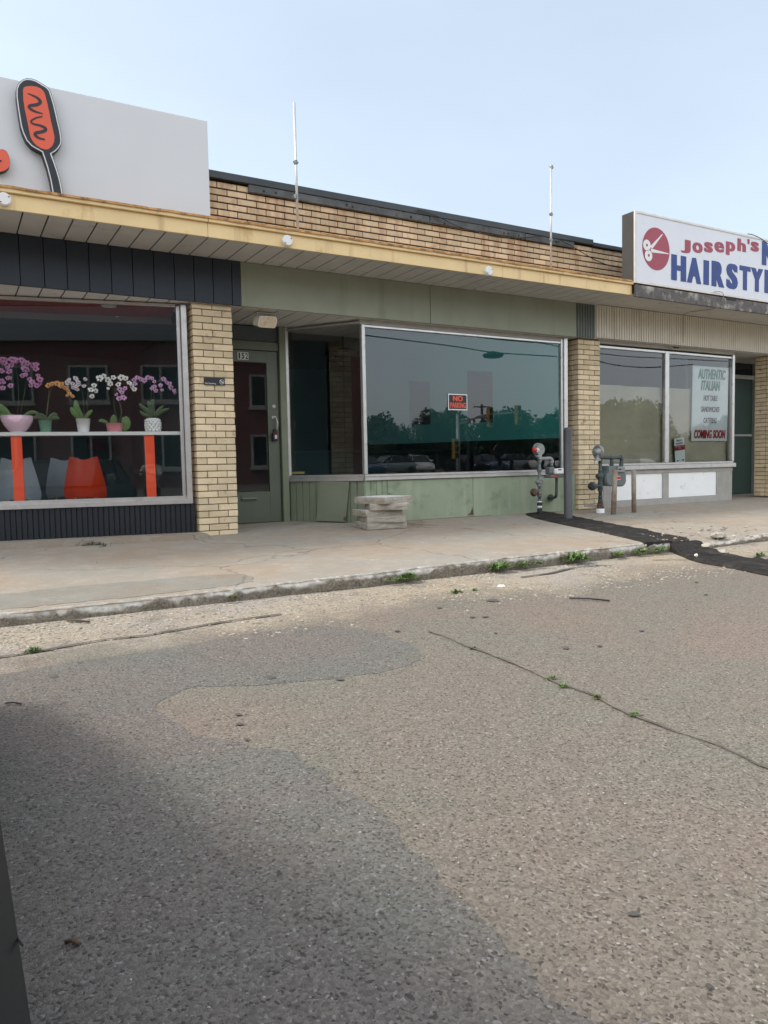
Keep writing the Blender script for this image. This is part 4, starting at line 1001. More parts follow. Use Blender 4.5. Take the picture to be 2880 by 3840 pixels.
# --- interiors
bm = NB(); box(bm, -2.2, 14.2, 13.4, 13.5, -.05, 3.3); box(bm, -2.3, -2.2, 8.3, 13.5, -.05, 3.3); box(bm, 2.76, 2.84, 8.42, 13.4, -.05, 2.6); box(bm, 14.1, 14.2, 8.1, 13.4, -.05, 3.3)
box(bm, 8.10, 8.25, 8.42, 13.4, -.05, 3.3); box(bm, x_e, x_e+.1, 9.06, 13.4, -.05, 2.6); obj('interior_wall', bm, M['room'], B)
bm = NB(); box(bm, -2.2, 14.1, 9.45, 13.4, 2.60, 2.65); box(bm, -2.2, 14.1, 8.32, 9.44, 2.535, 2.60); obj('interior_ceiling', bm, M['ceil_grey'], B)
bm = NB(); box(bm, -2.2, 2.75, 9.1, 13.4, 0, .02); box(bm, 3.9, 14.1, 9.2, 13.4, 0, .02); box(bm, 4.6, 8.1, 8.17, 9.199, 0, .02); box(bm, 8.25, x_e, 8.17, 9.199, 0, .02); obj('interior_floor', bm, M['room'], B)
bm = NB(); box(bm, d2+.1, 14.1, 9.0, 9.1, -.05, 2.6); obj('rear_wall', bm, M['grey_paint'], B)
# red ceiling band in the left shop
bm = NB(); v = [LW(.1, .06, 2.47), LW(4.3, .06, 2.47), LW(4.3, .75, 2.47), LW(.1, .75, 2.47)]; prism(bm, v, (0, 0, .02)); fixn(bm); rb = obj('red_ceiling_band', bm, M['ceil_red'], B)
for pz in (z2(705, 188), z2(760, 268)):
    q = PZ(pz, 2.455); bm = NB(); lathe(bm, [(.075, 0), (.08, .012)], (q.x, q.y, 2.455), 20); obj('recessed_light', bm, M['white'], rb)
bm = NB(); v = [LW(.1, .76, 2.40), LW(4.3, .76, 2.40), LW(4.3, .80, 2.40), LW(.1, .80, 2.40)]; prism(bm, v, (0, 0, .09)); fixn(bm); obj('ceiling_bulkhead', bm, M['ceil_grey'], B)
bm = NB(); box(bm, 4.0, 4.2, 13.3, 13.399, 0, 2.6); obj('interior_column', bm, M['room_teal'], B)

# teal film on the inside of the display window
fa = [PY(p, Yw+.035) for p in (z5(138, 938), z5(1473, 888), z5(1470, 215), z5(138, 110))]
bm = NB(); pts = [fa[0], fa[1]]
z_ = fa[1].z
while z_ < 2.40: pts.append(Vector((fa[1].x-(.012 if int(z_*18) % 2 else 0), Yw+.035, z_))); z_ += .0555
pts += [Vector((fa[1].x, Yw+.035, 2.42)), Vector((XA+.045, Yw+.035, 2.42))]
vs = [bm.verts.new(p) for p in pts]; bm.faces.new(vs)
tag(obj('window_film', bm, M['film']), 'teal translucent film hanging inside the display window with a ragged right edge', 'window film')
# pictures and lamp behind the film
def panel(name, pa, pb_, Y, m, lab, cat):
    a = PY(pa, Y); b2 = PY(pb_, Y); bm = NB(); box(bm, a.x, b2.x, Y, Y+(.004 if m is M['ghost'] else .02), min(a.z, b2.z), max(a.z, b2.z), .001); return tag(obj(name, bm, m), lab, cat)
panel('poster', z5(438, 795), z5(575, 500), 8.147, M['ghost'], 'narrow dark translucent poster over the film left of the NO PARKING sign', 'poster')
panel('poster', z5(838, 778), z5(1008, 432), 8.147, M['ghost'], 'tall dark translucent poster over the film right of the NO PARKING sign', 'poster')
wl = thing('wall_lamp', 'two shade wall lamp seen dimly through the teal film', 'lamp', PY(z5(1150, 590), 8.4))
bm = NB(); q = PY(z5(1172, 540), 8.4); lathe(bm, [(.05, 0), (.045, -.02)], q, 18, 'Y'); tube(bm, [q, PY(z5(1140, 530), 8.35), PY(z5(1115, 545), 8.33), PY(z5(1112, 575), 8.33)], .006, 6); tube(bm, [q, PY(z5(1172, 575), 8.33)], .006, 6); obj('lamp_bracket', bm, M['nearblack'], wl)
for c_ in (z5(1112, 600), z5(1172, 600)):
    q = PY(c_, 8.33); bm = NB(); lathe(bm, [(.02, .035), (.035, .0), (.05, -.045)], q, 16); obj('lamp_shade', bm, M['pot_white'], wl)
pl_ = thing('pendant_lamp', 'dark domed pendant lamp hanging behind the angled window', 'lamp', PY(z4(1060, 430), 9.9))
q = PY(z4(1060, 430), 9.9); bm = NB(); lathe(bm, [(.01, .06), (.12, .05), (.26, .0), (.27, -.01), (.2, -.09), (.06, -.16), (.02, -.2)], q, 24); obj('lamp_bowl', bm, M['car_glass'], pl_)
bm = NB(); tube(bm, [q+Vector((0, 0, .05)), Vector((q.x, q.y, 2.6))], .012, 6); obj('lamp_rod', bm, M['nearblack'], pl_)
q = PPl(z4(675, 1500), C0-NM*.1, NM); bm = NB(); bar(bm, q-Vector((.12, -.08, 0)), q+Vector((.05, -.04, 0)), .05, .03); tag(obj('yellow_cloth', bm, M['sig_yellow']), 'yellow sponge lying on the sill of the angled window', 'sponge')
# counter front & unit in shop 2
bm = NB(); box(bm, 4.2, 7.6, 10.2, 10.8, .9, .95); box(bm, 4.25, 7.55, 10.25, 10.75, .02, .899); tag(obj('shop_counter', bm, M['room_teal']), 'long dark counter inside the middle shop', 'counter')

# right shop: kraft paper and posters
bm = NB(); Yk = Yw+.09
za = PY(z6(600, 478), Yk).z; zb_ = PY(z6(1170, 486), Yk).z
n1, n2 = 60, 30; g = []
for i in range(n1+1):
    x = 8.41+(XR-.03-8.41)*i/n1; r_ = []
    for j in range(n2+1):
        t_ = j/n2; z = .66+(za-.66+.01*noise.noise(Vector((x*2, 0, 0))))*t_
        fold = .02*noise.noise(Vector((x*2.2, z*2.2, 0)))+.012*abs(noise.noise(Vector((x*4, z*7, 3))))-.02*math.exp(-((z-PY(z6(700, 795), Yk).z)/.03)**2)
        r_.append(bm.verts.new((x, Yk+fold, z)))
    g.append(r_)
for i in range(n1):
    for j in range(n2): bm.faces.new((g[i][j], g[i+1][j], g[i+1][j+1], g[i][j+1])).smooth = True
tag(obj('kraft_paper', bm, M['kraft']), 'crumpled brown paper covering the right shop window inside', 'paper')
Yp = Yw+.045
pc = [PY(zp(*p), Yp) for p in ((537, 1825), (1315, 1825), (1358, 232), (568, 178))]
po = thing('italian_poster', 'white poster reading AUTHENTIC ITALIAN COMING SOON in the right window', 'poster', pc[0])
bm = NB(); prism(bm, pc, (0, .002, 0)); fixn(bm); obj('poster_sheet', bm, M['paper'], po)
for s, bl_, tl_, rr_, mm in (('AUTHENTIC', (682, 466), (682, 238), (1285, 480), 'print_green'), ('ITALIAN', (748, 715), (748, 500), (1165, 720), 'print_green'), ('HOT TABLE', (802, 947), (802, 826), (1113, 950), 'print_black'),
                             ('SANDWICHES', (750, 1190), (750, 1070), (1152, 1190), 'print_black'), ('CATERING', (803, 1435), (803, 1316), (1092, 1435), 'print_black'), ('COMING SOON', (595, 1770), (595, 1580), (1280, 1752), 'print_red')):
    text_px('lettering', s, zp(*bl_), zp(*tl_), zp(*rr_), Yp-.001, M[mm], po, bold=.025, strong=.04, shear=.2, depth=.001)
# private property sign, tilted, standing on the sill
a, b_ = PY(z6(1060, 978), Yp), PY(z6(1138, 812), Yp); cx_, cz_ = (a.x+b_.x)/2, (a.z+b_.z)/2; hw, hh = .135, .19; rt_ = R(5)
hh = (b_.z-a.z)/2; hw = hh*.62
def rp(x, z, y=Yp): return Vector((cx_+x*math.cos(rt_)-z*math.sin(rt_), y, cz_+x*math.sin(rt_)+z*math.cos(rt_)))
pp = thing('property_sign', 'small tilted PRIVATE PROPERTY sign with red band on the right window sill', 'sign', rp(0, -hh))
def rrect(hw, hh, r_, y): return [rp(sx_*(hw-r_)+r_*math.cos(t), sz*(hh-r_)+r_*math.sin(t), y) for sx_, sz, t0 in ((1, 1, 0), (-1, 1, 90), (-1, -1, 180), (1, -1, 270)) for t in [R(t0+k*30) for k in range(4)]]
bm = NB(); prism(bm, rrect(hw, hh, .03, Yp), (0, .003, 0)); fixn(bm); obj('sign_edge', bm, M['print_green'], pp)
bm = NB(); prism(bm, rrect(hw-.006, hh-.006, .026, Yp-.001), (0, .0008, 0)); fixn(bm); obj('sign_plate', bm, M['paper'], pp)
bm = NB(); prism(bm, [rp(-hw+.006, .0, Yp-.002), rp(hw-.006, .0, Yp-.002), rp(hw-.006, hh*.38, Yp-.002), rp(-hw+.006, hh*.38, Yp-.002)], (0, .0008, 0)); fixn(bm); obj('red_band', bm, M['print_red'], pp)
def ptext(s, z0, z1, w2, m, bold=.02):
    c_ = rp(0, (z0+z1)/2); text('lettering', s, c_.x-w2, c_.x+w2, c_.z-(z1-z0)/2, c_.z+(z1-z0)/2, Yp-.0022, m, pp, bold=bold, depth=.0008, rot=rt_)
ptext('PRIVATE', hh*.68, hh*.82, hw*.5, M['print_black']); ptext('PROPERTY', hh*.46, hh*.6, hw*.66, M['print_black'])
ptext('CUSTOMER PARKING', hh*.26, hh*.33, hw*.8, M['paper'], .0); ptext('ONLY', hh*.15, hh*.22, hw*.25, M['paper'], 0)
bm = NB()
for s_ in (-1, 1):
    prism(bm, [rp(s_*hw*.75, -hh*.78, Yp-.002), rp(s_*hw*.45, -hh*.70, Yp-.002), rp(s_*hw*.45, -hh*.86, Yp-.002)], (0, .0008, 0)); prism(bm, [rp(s_*hw*.45, -hh*.76, Yp-.002), rp(s_*hw*.2, -hh*.76, Yp-.002), rp(s_*hw*.2, -hh*.8, Yp-.002), rp(s_*hw*.45, -hh*.8, Yp-.002)], (0, .0008, 0))
fixn(bm); obj('arrow', bm, M['print_black'], pp)

# ================================================================== SIGNS ON TOP
sb = thing('white_signboard', 'blank white signboard over the left shop bearing a corn dog emblem', 'signboard', (1, 7.4, 3.15))
bm = NB(); box(bm, -2.2, 2.366, 7.4, 7.44, 3.145, 4.122, .003); obj('board', bm, M['white_sign'], sb)
bm = NB(); box(bm, -2.2, 2.364, 7.441, 7.47, 3.16, 4.10); box(bm, 1.0, 1.05, 7.47, 7.95, 3.13, 3.9); obj('board_frame', bm, M['alu'], sb)
outer = [(290, 250), (330, 160), (400, 90), (480, 62), (570, 70), (660, 100), (760, 160), (850, 215), (905, 275), (935, 370), (975, 500), (1010, 640), (1050, 820), (1085, 960), (1108, 1080), (1118, 1180), (1110, 1250), (1060, 1330), (1000, 1390), (935, 1428),
         (985, 1560), (1040, 1720), (1092, 1900), (1150, 2200), (955, 2200), (900, 1900), (848, 1690), (800, 1540), (752, 1398), (650, 1345), (560, 1290), (470, 1190), (410, 1060), (370, 930), (340, 760), (310, 560), (290, 400)]
def inset(poly, d):
    n = len(poly); res = []
    area = sum(poly[i][0]*poly[(i+1) % n][1]-poly[(i+1) % n][0]*poly[i][1] for i in range(n)); sg = 1 if area > 0 else -1
    for i in range(n):
        a, b2, c_ = Vector(poly[i-1]), Vector(poly[i]), Vector(poly[(i+1) % n])
        d1 = (b2-a).normalized(); d2 = (c_-b2).normalized(); n1 = Vector((-d1.y, d1.x))*sg; n2 = Vector((-d2.y, d2.x))*sg
        nn_ = (n1+n2); nn_ = nn_.normalized()*min(2.2, 1/max(.35, nn_.length/2)); res.append(b2+nn_*d)
    return res
def flat(poly, Yf, th, m, par, name, lab=None):
    bm = NB(); prism(bm, [PY(ze(p[0], p[1]), Yf) for p in poly], (0, th, 0)); fixn(bm); return obj(name, bm, m, par, label=lab)
em = flat(outer, 7.318, .075, M['black'], sb, 'corn_dog_emblem', 'black outlined red corn dog on a stick')
flat(inset(outer, 9), 7.3155, .002, M['white'], em, 'white_outline'); flat(inset(outer, 30), 7.3125, .002, M['black'], em, 'black_face')
red = [(415, 270), (430, 230), (480, 208), (560, 203), (650, 213), (730, 245), (780, 290), (810, 350), (850, 500), (885, 660), (920, 840), (960, 1010), (982, 1120), (975, 1210), (940, 1290), (880, 1340), (820, 1352), (740, 1325), (650, 1270), (590, 1200), (550, 1120), (525, 1000), (490, 830), (450, 640), (420, 450)]
flat(red, 7.3095, .002, M['red_orange'], em, 'red_face')
def stroke(pts, ws):
    P_ = smoothpoly([Vector((*p, w_)) for p, w_ in zip(pts, ws)], 2, False); Lf, Rt = [], []
    for i, q in enumerate(P_):
        d = (P_[min(i+1, len(P_)-1)]-P_[max(0, i-1)]); d = Vector((d.x, d.y)).normalized(); s = Vector((-d.y, d.x)); c_ = Vector((q.x, q.y)); Lf.append(c_+s*q.z/2); Rt.append(c_-s*q.z/2)
    bm = NB(); A_ = [PY(ze(*p), 7.3065) for p in Lf]; B_ = [PY(ze(*p), 7.3065) for p in Rt]
    for i in range(len(A_)-1):
        bm.faces.new([bm.verts.new(v) for v in (A_[i], A_[i+1], B_[i+1], B_[i])])
    bmesh.ops.remove_doubles(bm, verts=bm.verts, dist=1e-5); fixn(bm)
    r_ = bmesh.ops.extrude_face_region(bm, geom=bm.faces[:]); bmesh.ops.translate(bm, vec=(0, .002, 0), verts=[v for v in r_['geom'] if isinstance(v, bmesh.types.BMVert)]); fixn(bm)
    obj('mustard_squiggle', bm, M['black'], em)
stroke([(500, 335), (600, 375), (690, 425), (745, 500), (660, 545), (500, 555), (560, 630), (680, 680), (770, 700)], [14, 28, 44, 60, 60, 50, 44, 30, 16])
stroke([(765, 752), (650, 772), (540, 840), (600, 890), (760, 920), (850, 990), (760, 1030), (610, 1050), (660, 1120), (740, 1155), (810, 1165)], [22, 30, 32, 30, 40, 56, 56, 56, 46, 34, 26])
blob = smoothpoly([(-120, 1380), (0, 1343), (70, 1348), (125, 1385), (158, 1460), (180, 1550), (178, 1630), (150, 1690), (80, 1735), (0, 1755), (-120, 1760)], 1)
sl_ = flat(blob, 7.33, .065, M['black'], sb, 'sign_letter', 'red letter cut off at the left edge'); flat(inset(blob, 4), 7.327, .002, M['red_orange'], sl_, 'red_face')
flat(smoothpoly([(-50, 1540), (0, 1530), (35, 1545), (30, 1562), (0, 1575), (-50, 1575)], 1), 7.324, .002, M['black'], sl_, 'letter_hole')

hs_ = thing('hairstyling_sign', 'white box sign reading Joseph\'s HAIRSTYL with red scissors disc over the right shop', 'sign', (9.5, 7.2, 3.1))
SX0 = PY(zs(225, 880), 7.2).x; SZ0 = 3.112; SZ1 = 4.07
bm = NB(); box(bm, SX0+.002, 12.6, 7.215, 7.42, SZ0, SZ1-.004, .004); obj('sign_cabinet', bm, M['sign_box'], hs_)
bm = NB(); frame_rect(bm, SX0, 12.6, SZ0-.002, SZ1, 7.192, 7.214, .032); obj('sign_trim', bm, M['sign_trim'], hs_)
bm = NB(); box(bm, SX0+.03, 12.57, 7.2, 7.213, SZ0+.03, SZ1-.03); obj('sign_face', bm, M['sign_face'], hs_)
Yt = 7.1995
for st_, cols_, mm, bo_ in (("Joseph's", ((725, 828, 455, 598), (848, 957, 485, 596), (973, 1067, 481, 591), (1083, 1188, 479, 589), (1207, 1306, 480, 622), (1330, 1422, 448, 580), (1438, 1460, 450, 502), (1473, 1560, 478, 581)), 'maroon', .035),
                          ('HAIRSTYL', ((621, 780, 622, 896), (790, 942, 650, 922), (966, 1025, 676, 938), (1053, 1190, 690, 960), (1210, 1335, 713, 984), (1352, 1470, 738, 996), (1474, 1604, 762, 1012), (1620, 1730, 784, 1032)), 'blue', .06),
                          ('N', ((1593, 1735, 483, 736),), 'blue', .06)):
    for ch, (xa, xb, ya, yb) in zip(st_, cols_):
        A_, B_, T_, U_ = PY(zs(xa, (ya+yb)/2), Yt), PY(zs(xb, (ya+yb)/2), Yt), PY(zs((xa+xb)/2, ya), Yt), PY(zs((xa+xb)/2, yb), Yt)
        text('letter', ch, A_.x, B_.x, U_.z, T_.z, Yt, M[mm], hs_, bold=.022 if st_[0] == 'J' else .03, depth=.003, full=True, strong=bo_)
l_, r_, t_, b2 = PY(zs(310, 570), Yt), PY(zs(602, 560), Yt), PY(zs(455, 325), Yt), PY(zs(455, 782), Yt)
cx_, cz_ = (l_.x+r_.x)/2, (t_.z+b2.z)/2; rx, rz = (r_.x-l_.x)/2, (t_.z-b2.z)/2
bm = NB(); prism(bm, [Vector((cx_+rx*math.cos(a), Yt-.003, cz_+rz*math.sin(a))) for a in [2*math.pi*k/48 for k in range(48)]], (0, .0025, 0)); fixn(bm); dsc = obj('red_disc', bm, M['maroon'], hs_)
bm = NB(); Y2 = Yt-.006
for pts in (((392, 530), (525, 392), (530, 400), (420, 550)), ((400, 548), (595, 602), (594, 610), (410, 590))): prism(bm, [PY(zs(*p), Y2) for p in pts], (0, .0025, 0))
for c_, hole in (((360, 513), (360, 513)), ((378, 625), (380, 622))):
    ce = PY(zs(*c_), Y2); ho = PY(zs(*hole), Y2); ex = PY(zs(c_[0]+40, c_[1]+8), Y2).x-ce.x; ez = ce.z-PY(zs(c_[0], c_[1]+60), Y2).z; n = 28
    O = [bm.verts.new((ce.x+ex*math.cos(2*math.pi*k/n), Y2-.0004, ce.z+ez*math.sin(2*math.pi*k/n))) for k in range(n)]; I = [bm.verts.new((ho.x+ex*.26*math.cos(2*math.pi*k/n), Y2-.0004, ho.z+ez*.26*math.sin(2*math.pi*k/n))) for k in range(n)]
    for k in range(n): bm.faces.new((O[k], O[(k+1) % n], I[(k+1) % n], I[k]))
fixn(bm); obj('scissors', bm, M['white'], dsc)
# cables
def cable(pts, r_, lab, m='nearblack', name='cable'):
    bm = NB(); tube(bm, smoothpoly([Vector(p) for p in pts], 2, False), r_, 6); return tag(obj(name, bm, M[m]), lab, 'cable')
cable([PY(zb(80, 272), 7.93), PY(zb(170, 300), 7.93), PY(zb(250, 345), 7.93), PY(zb(350, 375), 7.93), PY(zb(450, 400), 7.93), PY(zb(550, 400), 7.93), PY(zb(640, 390), 7.93), PY(zb(720, 405), 7.93), PY(zb(790, 445), 7.93), PY(zb(860, 490), 7.93), PY(zb(940, 525), 7.93), PY(zb(1005, 535), 7.93)], .006, 'black cable looping across the parapet bricks')
cable([PY(zs(1080, 1015), 7.17), PY(zs(1170, 1010), 7.16), PY(zs(1185, 1060), 7.16), PY(zs(1160, 1120), 7.165), PY(zs(1120, 1185), 7.3), PY(zs(980, 1212), 7.5), PY(zs(800, 1228), 7.8), PY(zs(752, 1255), 7.93), PY(zs(750, 1330), 7.955), PY(zs(750, 1560), 7.955)], .005, 'pale cord hanging from the peeling fascia down the corrugated panel', 'post')
cable([PY(zs(1440, 392), 7.1), PY(zs(1500, 400), 7.1), PY(zs(1580, 440), 7.1), PY(zs(1659, 500), 7.1), PY(zs(1750, 560), 7.1)], .006, 'thin dark cable draped over the top of the box sign')
q = PY(z6(1070, 240), 8.1)
bm = NB(); box(bm, q.x-.05, q.x+.05, 8.06, 8.1, 2.478, 2.5, .006); tag(obj('junction_box', bm, M['rust_metal']), 'small rusty fitting above the right window mullion', 'junction box')
# roof poles
for i, (tp, bp, Y, joints, lab) in enumerate((((1103, 385), (1117, 860), 7.6, (z3(680, 90), z3(680, 328)), 'thin galvanised pole standing on the canopy, left one'), ((2066, 620), (2066, 1000), 7.6, (zb(683, 80), zb(681, 293), zb(681, 408)), 'thin galvanised pole standing on the canopy near the box sign'))):
    a, b_ = PY(tp, Y), PY(bp, Y); po_ = thing('roof_pole', lab, 'pole', (b_.x, Y, 3.12), 'poles standing on the canopy')
    bm = NB(); tube(bm, [(b_.x, Y, 3.12), (a.x, Y, a.z)], .0135, 10); obj('pole', bm, M['galv'], po_)
    bm = NB()
    for j_ in joints: q = PY(j_, Y); lathe(bm, [(.02, -.02), (.02, .02)], q, 10); box(bm, q.x-.03, q.x+.03, Y-.006, Y+.006, q.z-.006, q.z+.006)
    obj('pole_clamp', bm, M['pipe'], po_)

# ================================================================== BOLLARDS, METERS
q = Vector((6.84, 7.11, swz(6.8, 7.1))); r_ = .054
bm = NB(); lathe(bm, [(r_, -.02), (r_, 1.13), (r_-.004, 1.15), (r_*.8, 1.165), (r_*.4, 1.172), (.002, 1.174)], q, 28); tag(obj('bollard', bm, M['bollard']), 'tall charcoal steel bollard beside the left gas meter', 'bollard')
for pb_, pt_, r_, lab in ((z6(677, 1303), z6(688, 1018), .036, 'rusty grey post in front of the right gas meter'), (z6(808, 1290), z6(806, 1020), .032, 'rusty grey post right of the gas meters')):
    c_ = PZ(pb_, -.02); t2 = PY(pt_, c_.y); bm = NB(); tube(bm, [Vector((c_.x, c_.y, -.05)), Vector((t2.x, c_.y, t2.z))], r_, 18); tag(obj('bollard', bm, M['post']), lab, 'bollard', 'short rusty posts by the gas meter')

def P7(x, y, Y): return PY(z7(x, y), Y)
def disc(bm, c, r_, th, ax='Y', seg=20): lathe(bm, [(r_*.85, -th/2), (r_, -th/4), (r_, th/4), (r_*.85, th/2)], c, seg, ax)
# meter 1
Y1 = 7.72
g1 = thing('gas_meter', 'gas meter with red capped regulator left of the charcoal bollard', 'gas meter', (P7(230, 1030, Y1).x, Y1, 0))
XP = P7(229, 800, Y1).x
def V1(y): return Vector((XP, Y1, P7(229, y, Y1).z))
bm = NB(); tube(bm, [Vector((XP, Y1, -.03)), V1(958)], .034, 14); lathe(bm, [(.034, -.02), (.036, .02)], V1(905), 14); obj('pipe_sleeve', bm, M['nearblack'], g1)
bm = NB(); tube(bm, [V1(957), V1(925)], .033, 14); tube(bm, [V1(880), V1(860)], .03, 12); obj('white_band', bm, M['white'], g1)
bm = NB(); tube(bm, [V1(890), V1(270)], .021, 12)
for y, r_ in ((850, .032), (790, .034), (720, .034), (660, .032), (445, .036), (430, .03), (460, .03), (340, .03), (560, .032)): lathe(bm, [(r_*.8, -.014), (r_, -.008), (r_, .008), (r_*.8, .014)], V1(y), 12)
tube(bm, [V1(780), V1(700)], .032, 12); tube(bm, [V1(800), V1(725)], .033, 12); obj('riser_pipe', bm, M['pipe'], g1)
bm = NB(); a, b_ = V1(745), P7(150, 745, Y1); tube(bm, [a, b_], .022, 10); disc(bm, b_, .055, .05, 'X', 10); lathe(bm, [(.035, -.03), (.05, 0), (.035, .03)], b_+Vector((-.02, -.02, 0)), 8, 'Y'); obj('side_valve', bm, M['rust_metal'], g1)
bm = NB(); a = V1(600); lathe(bm, [(.03, -.05), (.045, -.03), (.05, 0), (.045, .03), (.03, .05)], a, 12); lathe(bm, [(.02, -.07), (.03, -.05), (.02, .05), (.012, .07)], a, 10, 'X'); bar(bm, a+Vector((-.05, -.05, .05)), a+Vector((.04, -.05, .02)), .015, .03); obj('valve', bm, M['pipe_light'], g1)
bm = NB(); tube(bm, smoothpoly([V1(330), P7(240, 285, Y1), P7(300, 290, Y1), P7(360, 280, Y1), P7(395, 300, Y1), P7(395, 345, Y1)], 2, False), .026, 12)
lathe(bm, [(.03, -.01), (.034, 0), (.03, .01)], P7(392, 330, Y1), 12); obj('top_arm', bm, M['pipe_light'], g1)
bm = NB(); tube(bm, [P7(390, 340, Y1), P7(390, 400, Y1)], .024, 12); a = P7(375, 450, Y1); box(bm, a.x-.055, a.x+.04, Y1-.05, Y1+.05, P7(375, 500, Y1).z, P7(375, 400, Y1).z, .012); obj('meter_inlet', bm, M['pipe'], g1)
a, b_ = P7(335, 548, Y1), P7(540, 500, Y1); bm = NB(); box(bm, a.x, b_.x, Y1-.07, Y1+.09, a.z, b_.z, .012); obj('meter_body', bm, M['pipe'], g1)
a, b_ = P7(405, 503, Y1-.03), P7(558, 418, Y1-.03); bm = NB(); box(bm, a.x, b_.x, Y1-.10, Y1+.08, a.z, b_.z, .018); mh = obj('meter_head', bm, M['pot_white'], g1)
bm = NB(); a, b_ = P7(480, 446, Y1-.1), P7(525, 430, Y1-.1); box(bm, a.x, b_.x, Y1-.103, Y1-.099, a.z, b_.z); obj('dial_window', bm, M['nearblack'], mh)
bm = NB(); a, b_ = P7(400, 530, Y1-.07), P7(480, 512, Y1-.07); box(bm, a.x, b_.x, Y1-.073, Y1-.0695, a.z, b_.z); obj('red_tag', bm, M['redcap'], g1)
bm = NB(); tube(bm, smoothpoly([P7(460, 548, Y1), P7(458, 700, Y1), P7(455, 790, Y1), P7(440, 815, Y1+.05), P7(375, 820, 8.05)], 2, False), .020, 12); lathe(bm, [(.055, -.01), (.05, .01)], P7(375, 820, 8.06), 14, 'Y'); obj('outlet_pipe', bm, M['pipe_dark'], g1)
rg = P7(225, 165, Y1-.02); bm = NB(); disc(bm, rg, .085, .05, 'Y', 26); disc(bm, rg+Vector((0, .03, 0)), .09, .02, 'Y', 26); lathe(bm, [(.03, -.07), (.035, 0), (.03, .05)], rg-Vector((.0, 0, .06)), 14); box(bm, rg.x-.06, rg.x+.02, Y1-.05, Y1, rg.z-.105, rg.z-.075, .006); obj('regulator', bm, M['pipe_light'], g1)
a = P7(185, 172, Y1-.03); bm = NB(); lathe(bm, [(.032, -.015), (.032, .03)], a, 16, 'X'); obj('white_collar', bm, M['white'], g1)
a = P7(155, 172, Y1-.03); bm = NB(); lathe(bm, [(.022, -.02), (.03, -.012), (.03, .025)], a, 16, 'X'); obj('red_cap', bm, M['redcap'], g1)
# meter 2
Y2 = 7.55
g2 = thing('gas_meter', 'grey rounded gas meter with pipes in front of the right brick pillar', 'gas meter', (P7(1050, 1010, Y2).x, Y2, 0))
XQ = P7(1050, 700, Y2).x
def V2(y): return Vector((XQ, Y2, P7(1050, y, Y2).z))
bm = NB(); lathe(bm, [(.058, -.035), (.058, .035), (.05, .037)], V2(998), 22); obj('white_base_ring', bm, M['white'], g2)
bm = NB(); tube(bm, [V2(985), V2(900)], .035, 12); lathe(bm, [(.05, -.02), (.055, 0), (.05, .02)], V2(945), 8); lathe(bm, [(.045, -.01), (.045, .01)], V2(905), 14); obj('rusty_flange', bm, M['rust_metal'], g2)
bm = NB(); tube(bm, [V2(905), V2(265)], .024, 12)
for y, r_ in ((890, .034), (850, .034), (805, .03), (715, .037), (620, .037), (600, .032), (460, .032), (340, .03), (300, .034)): lathe(bm, [(r_*.8, -.016), (r_, -.008), (r_, .008), (r_*.8, .016)], V2(y), 12)
tube(bm, [V2(710), V2(625)], .034, 12); tube(bm, [V2(885), V2(850)], .033, 12); lathe(bm, [(.034, -.05), (.044, -.03), (.048, 0), (.044, .03), (.034, .05)], V2(530), 12); lathe(bm, [(.03, -.065), (.036, -.04), (.03, .04), (.02, .06)], V2(525), 10, 'X'); obj('riser_pipe', bm, M['pipe_dark'], g2)
bm = NB(); tube(bm, [V2(878), V2(884)], .036, 12); tube(bm, [V2(815), V2(795)], .027, 12); obj('black_tape', bm, M['nearblack'], g2)
bm = NB(); b_ = P7(940, 660, Y2); tube(bm, [V2(665), b_], .024, 10); disc(bm, b_, .062, .06, 'X', 10); lathe(bm, [(.04, -.04), (.055, 0), (.035, .04)], b_+Vector((-.015, 0, 0)), 8, 'Y'); obj('side_valve', bm, M['pipe_dark'], g2)
rg = P7(1030, 200, Y2); bm = NB(); disc(bm, rg+Vector((.01, .02, 0)), .10, .05, 'X', 26); lathe(bm, [(.03, -.10), (.042, -.06), (.06, -.02), (.07, .0)], rg, 16, 'X'); lathe(bm, [(.05, -.12), (.05, -.10), (.032, -.09), (.03, 0)], rg+Vector((-.03, 0, 0)), 16); obj('regulator', bm, M['pipe_light'], g2)
bm = NB(); tube(bm, smoothpoly([P7(1050, 265, Y2), P7(1100, 272, Y2), P7(1200, 275, Y2), P7(1290, 272, Y2), P7(1335, 275, Y2), P7(1338, 310, Y2), P7(1335, 390, Y2)], 1, False), .026, 12); tube(bm, [P7(1204, 275, Y2), P7(1204, 395, Y2)], .025, 12)
for px in ((1204, 290), (1204, 365), (1335, 345), (1335, 370), (1190, 275), (1320, 272)):
    lathe(bm, [(.028, -.012), (.034, 0), (.028, .012)], P7(*px, Y2), 12, 'Z' if px[1] > 300 else 'X')
lathe(bm, [(.03, -.02), (.042, 0), (.03, .02)], P7(1060, 270, Y2), 12, 'X'); obj('top_pipe', bm, M['pipe_dark'], g2)
bm = NB(); a = [P7(*p, Y2-.06) for p in ((1160, 385), (1380, 385), (1380, 470), (1405, 480), (1407, 600), (1390, 645), (1350, 668), (1180, 660), (1140, 635), (1125, 590), (1130, 500), (1158, 470))]
prism(bm, a, (0, .16, 0)); fixn(bm); bmesh.ops.bevel(bm, geom=bm.edges[:], offset=.014, segments=2, affect='EDGES'); obj('meter_body', bm, M['meter_green'], g2)
bm = NB(); a, b_ = P7(1282, 470, Y2-.075), P7(1378, 398, Y2-.075); box(bm, a.x, b_.x, Y2-.085, Y2-.0605, a.z, b_.z, .004); ix = obj('index_box', bm, M['pipe_light'], g2)
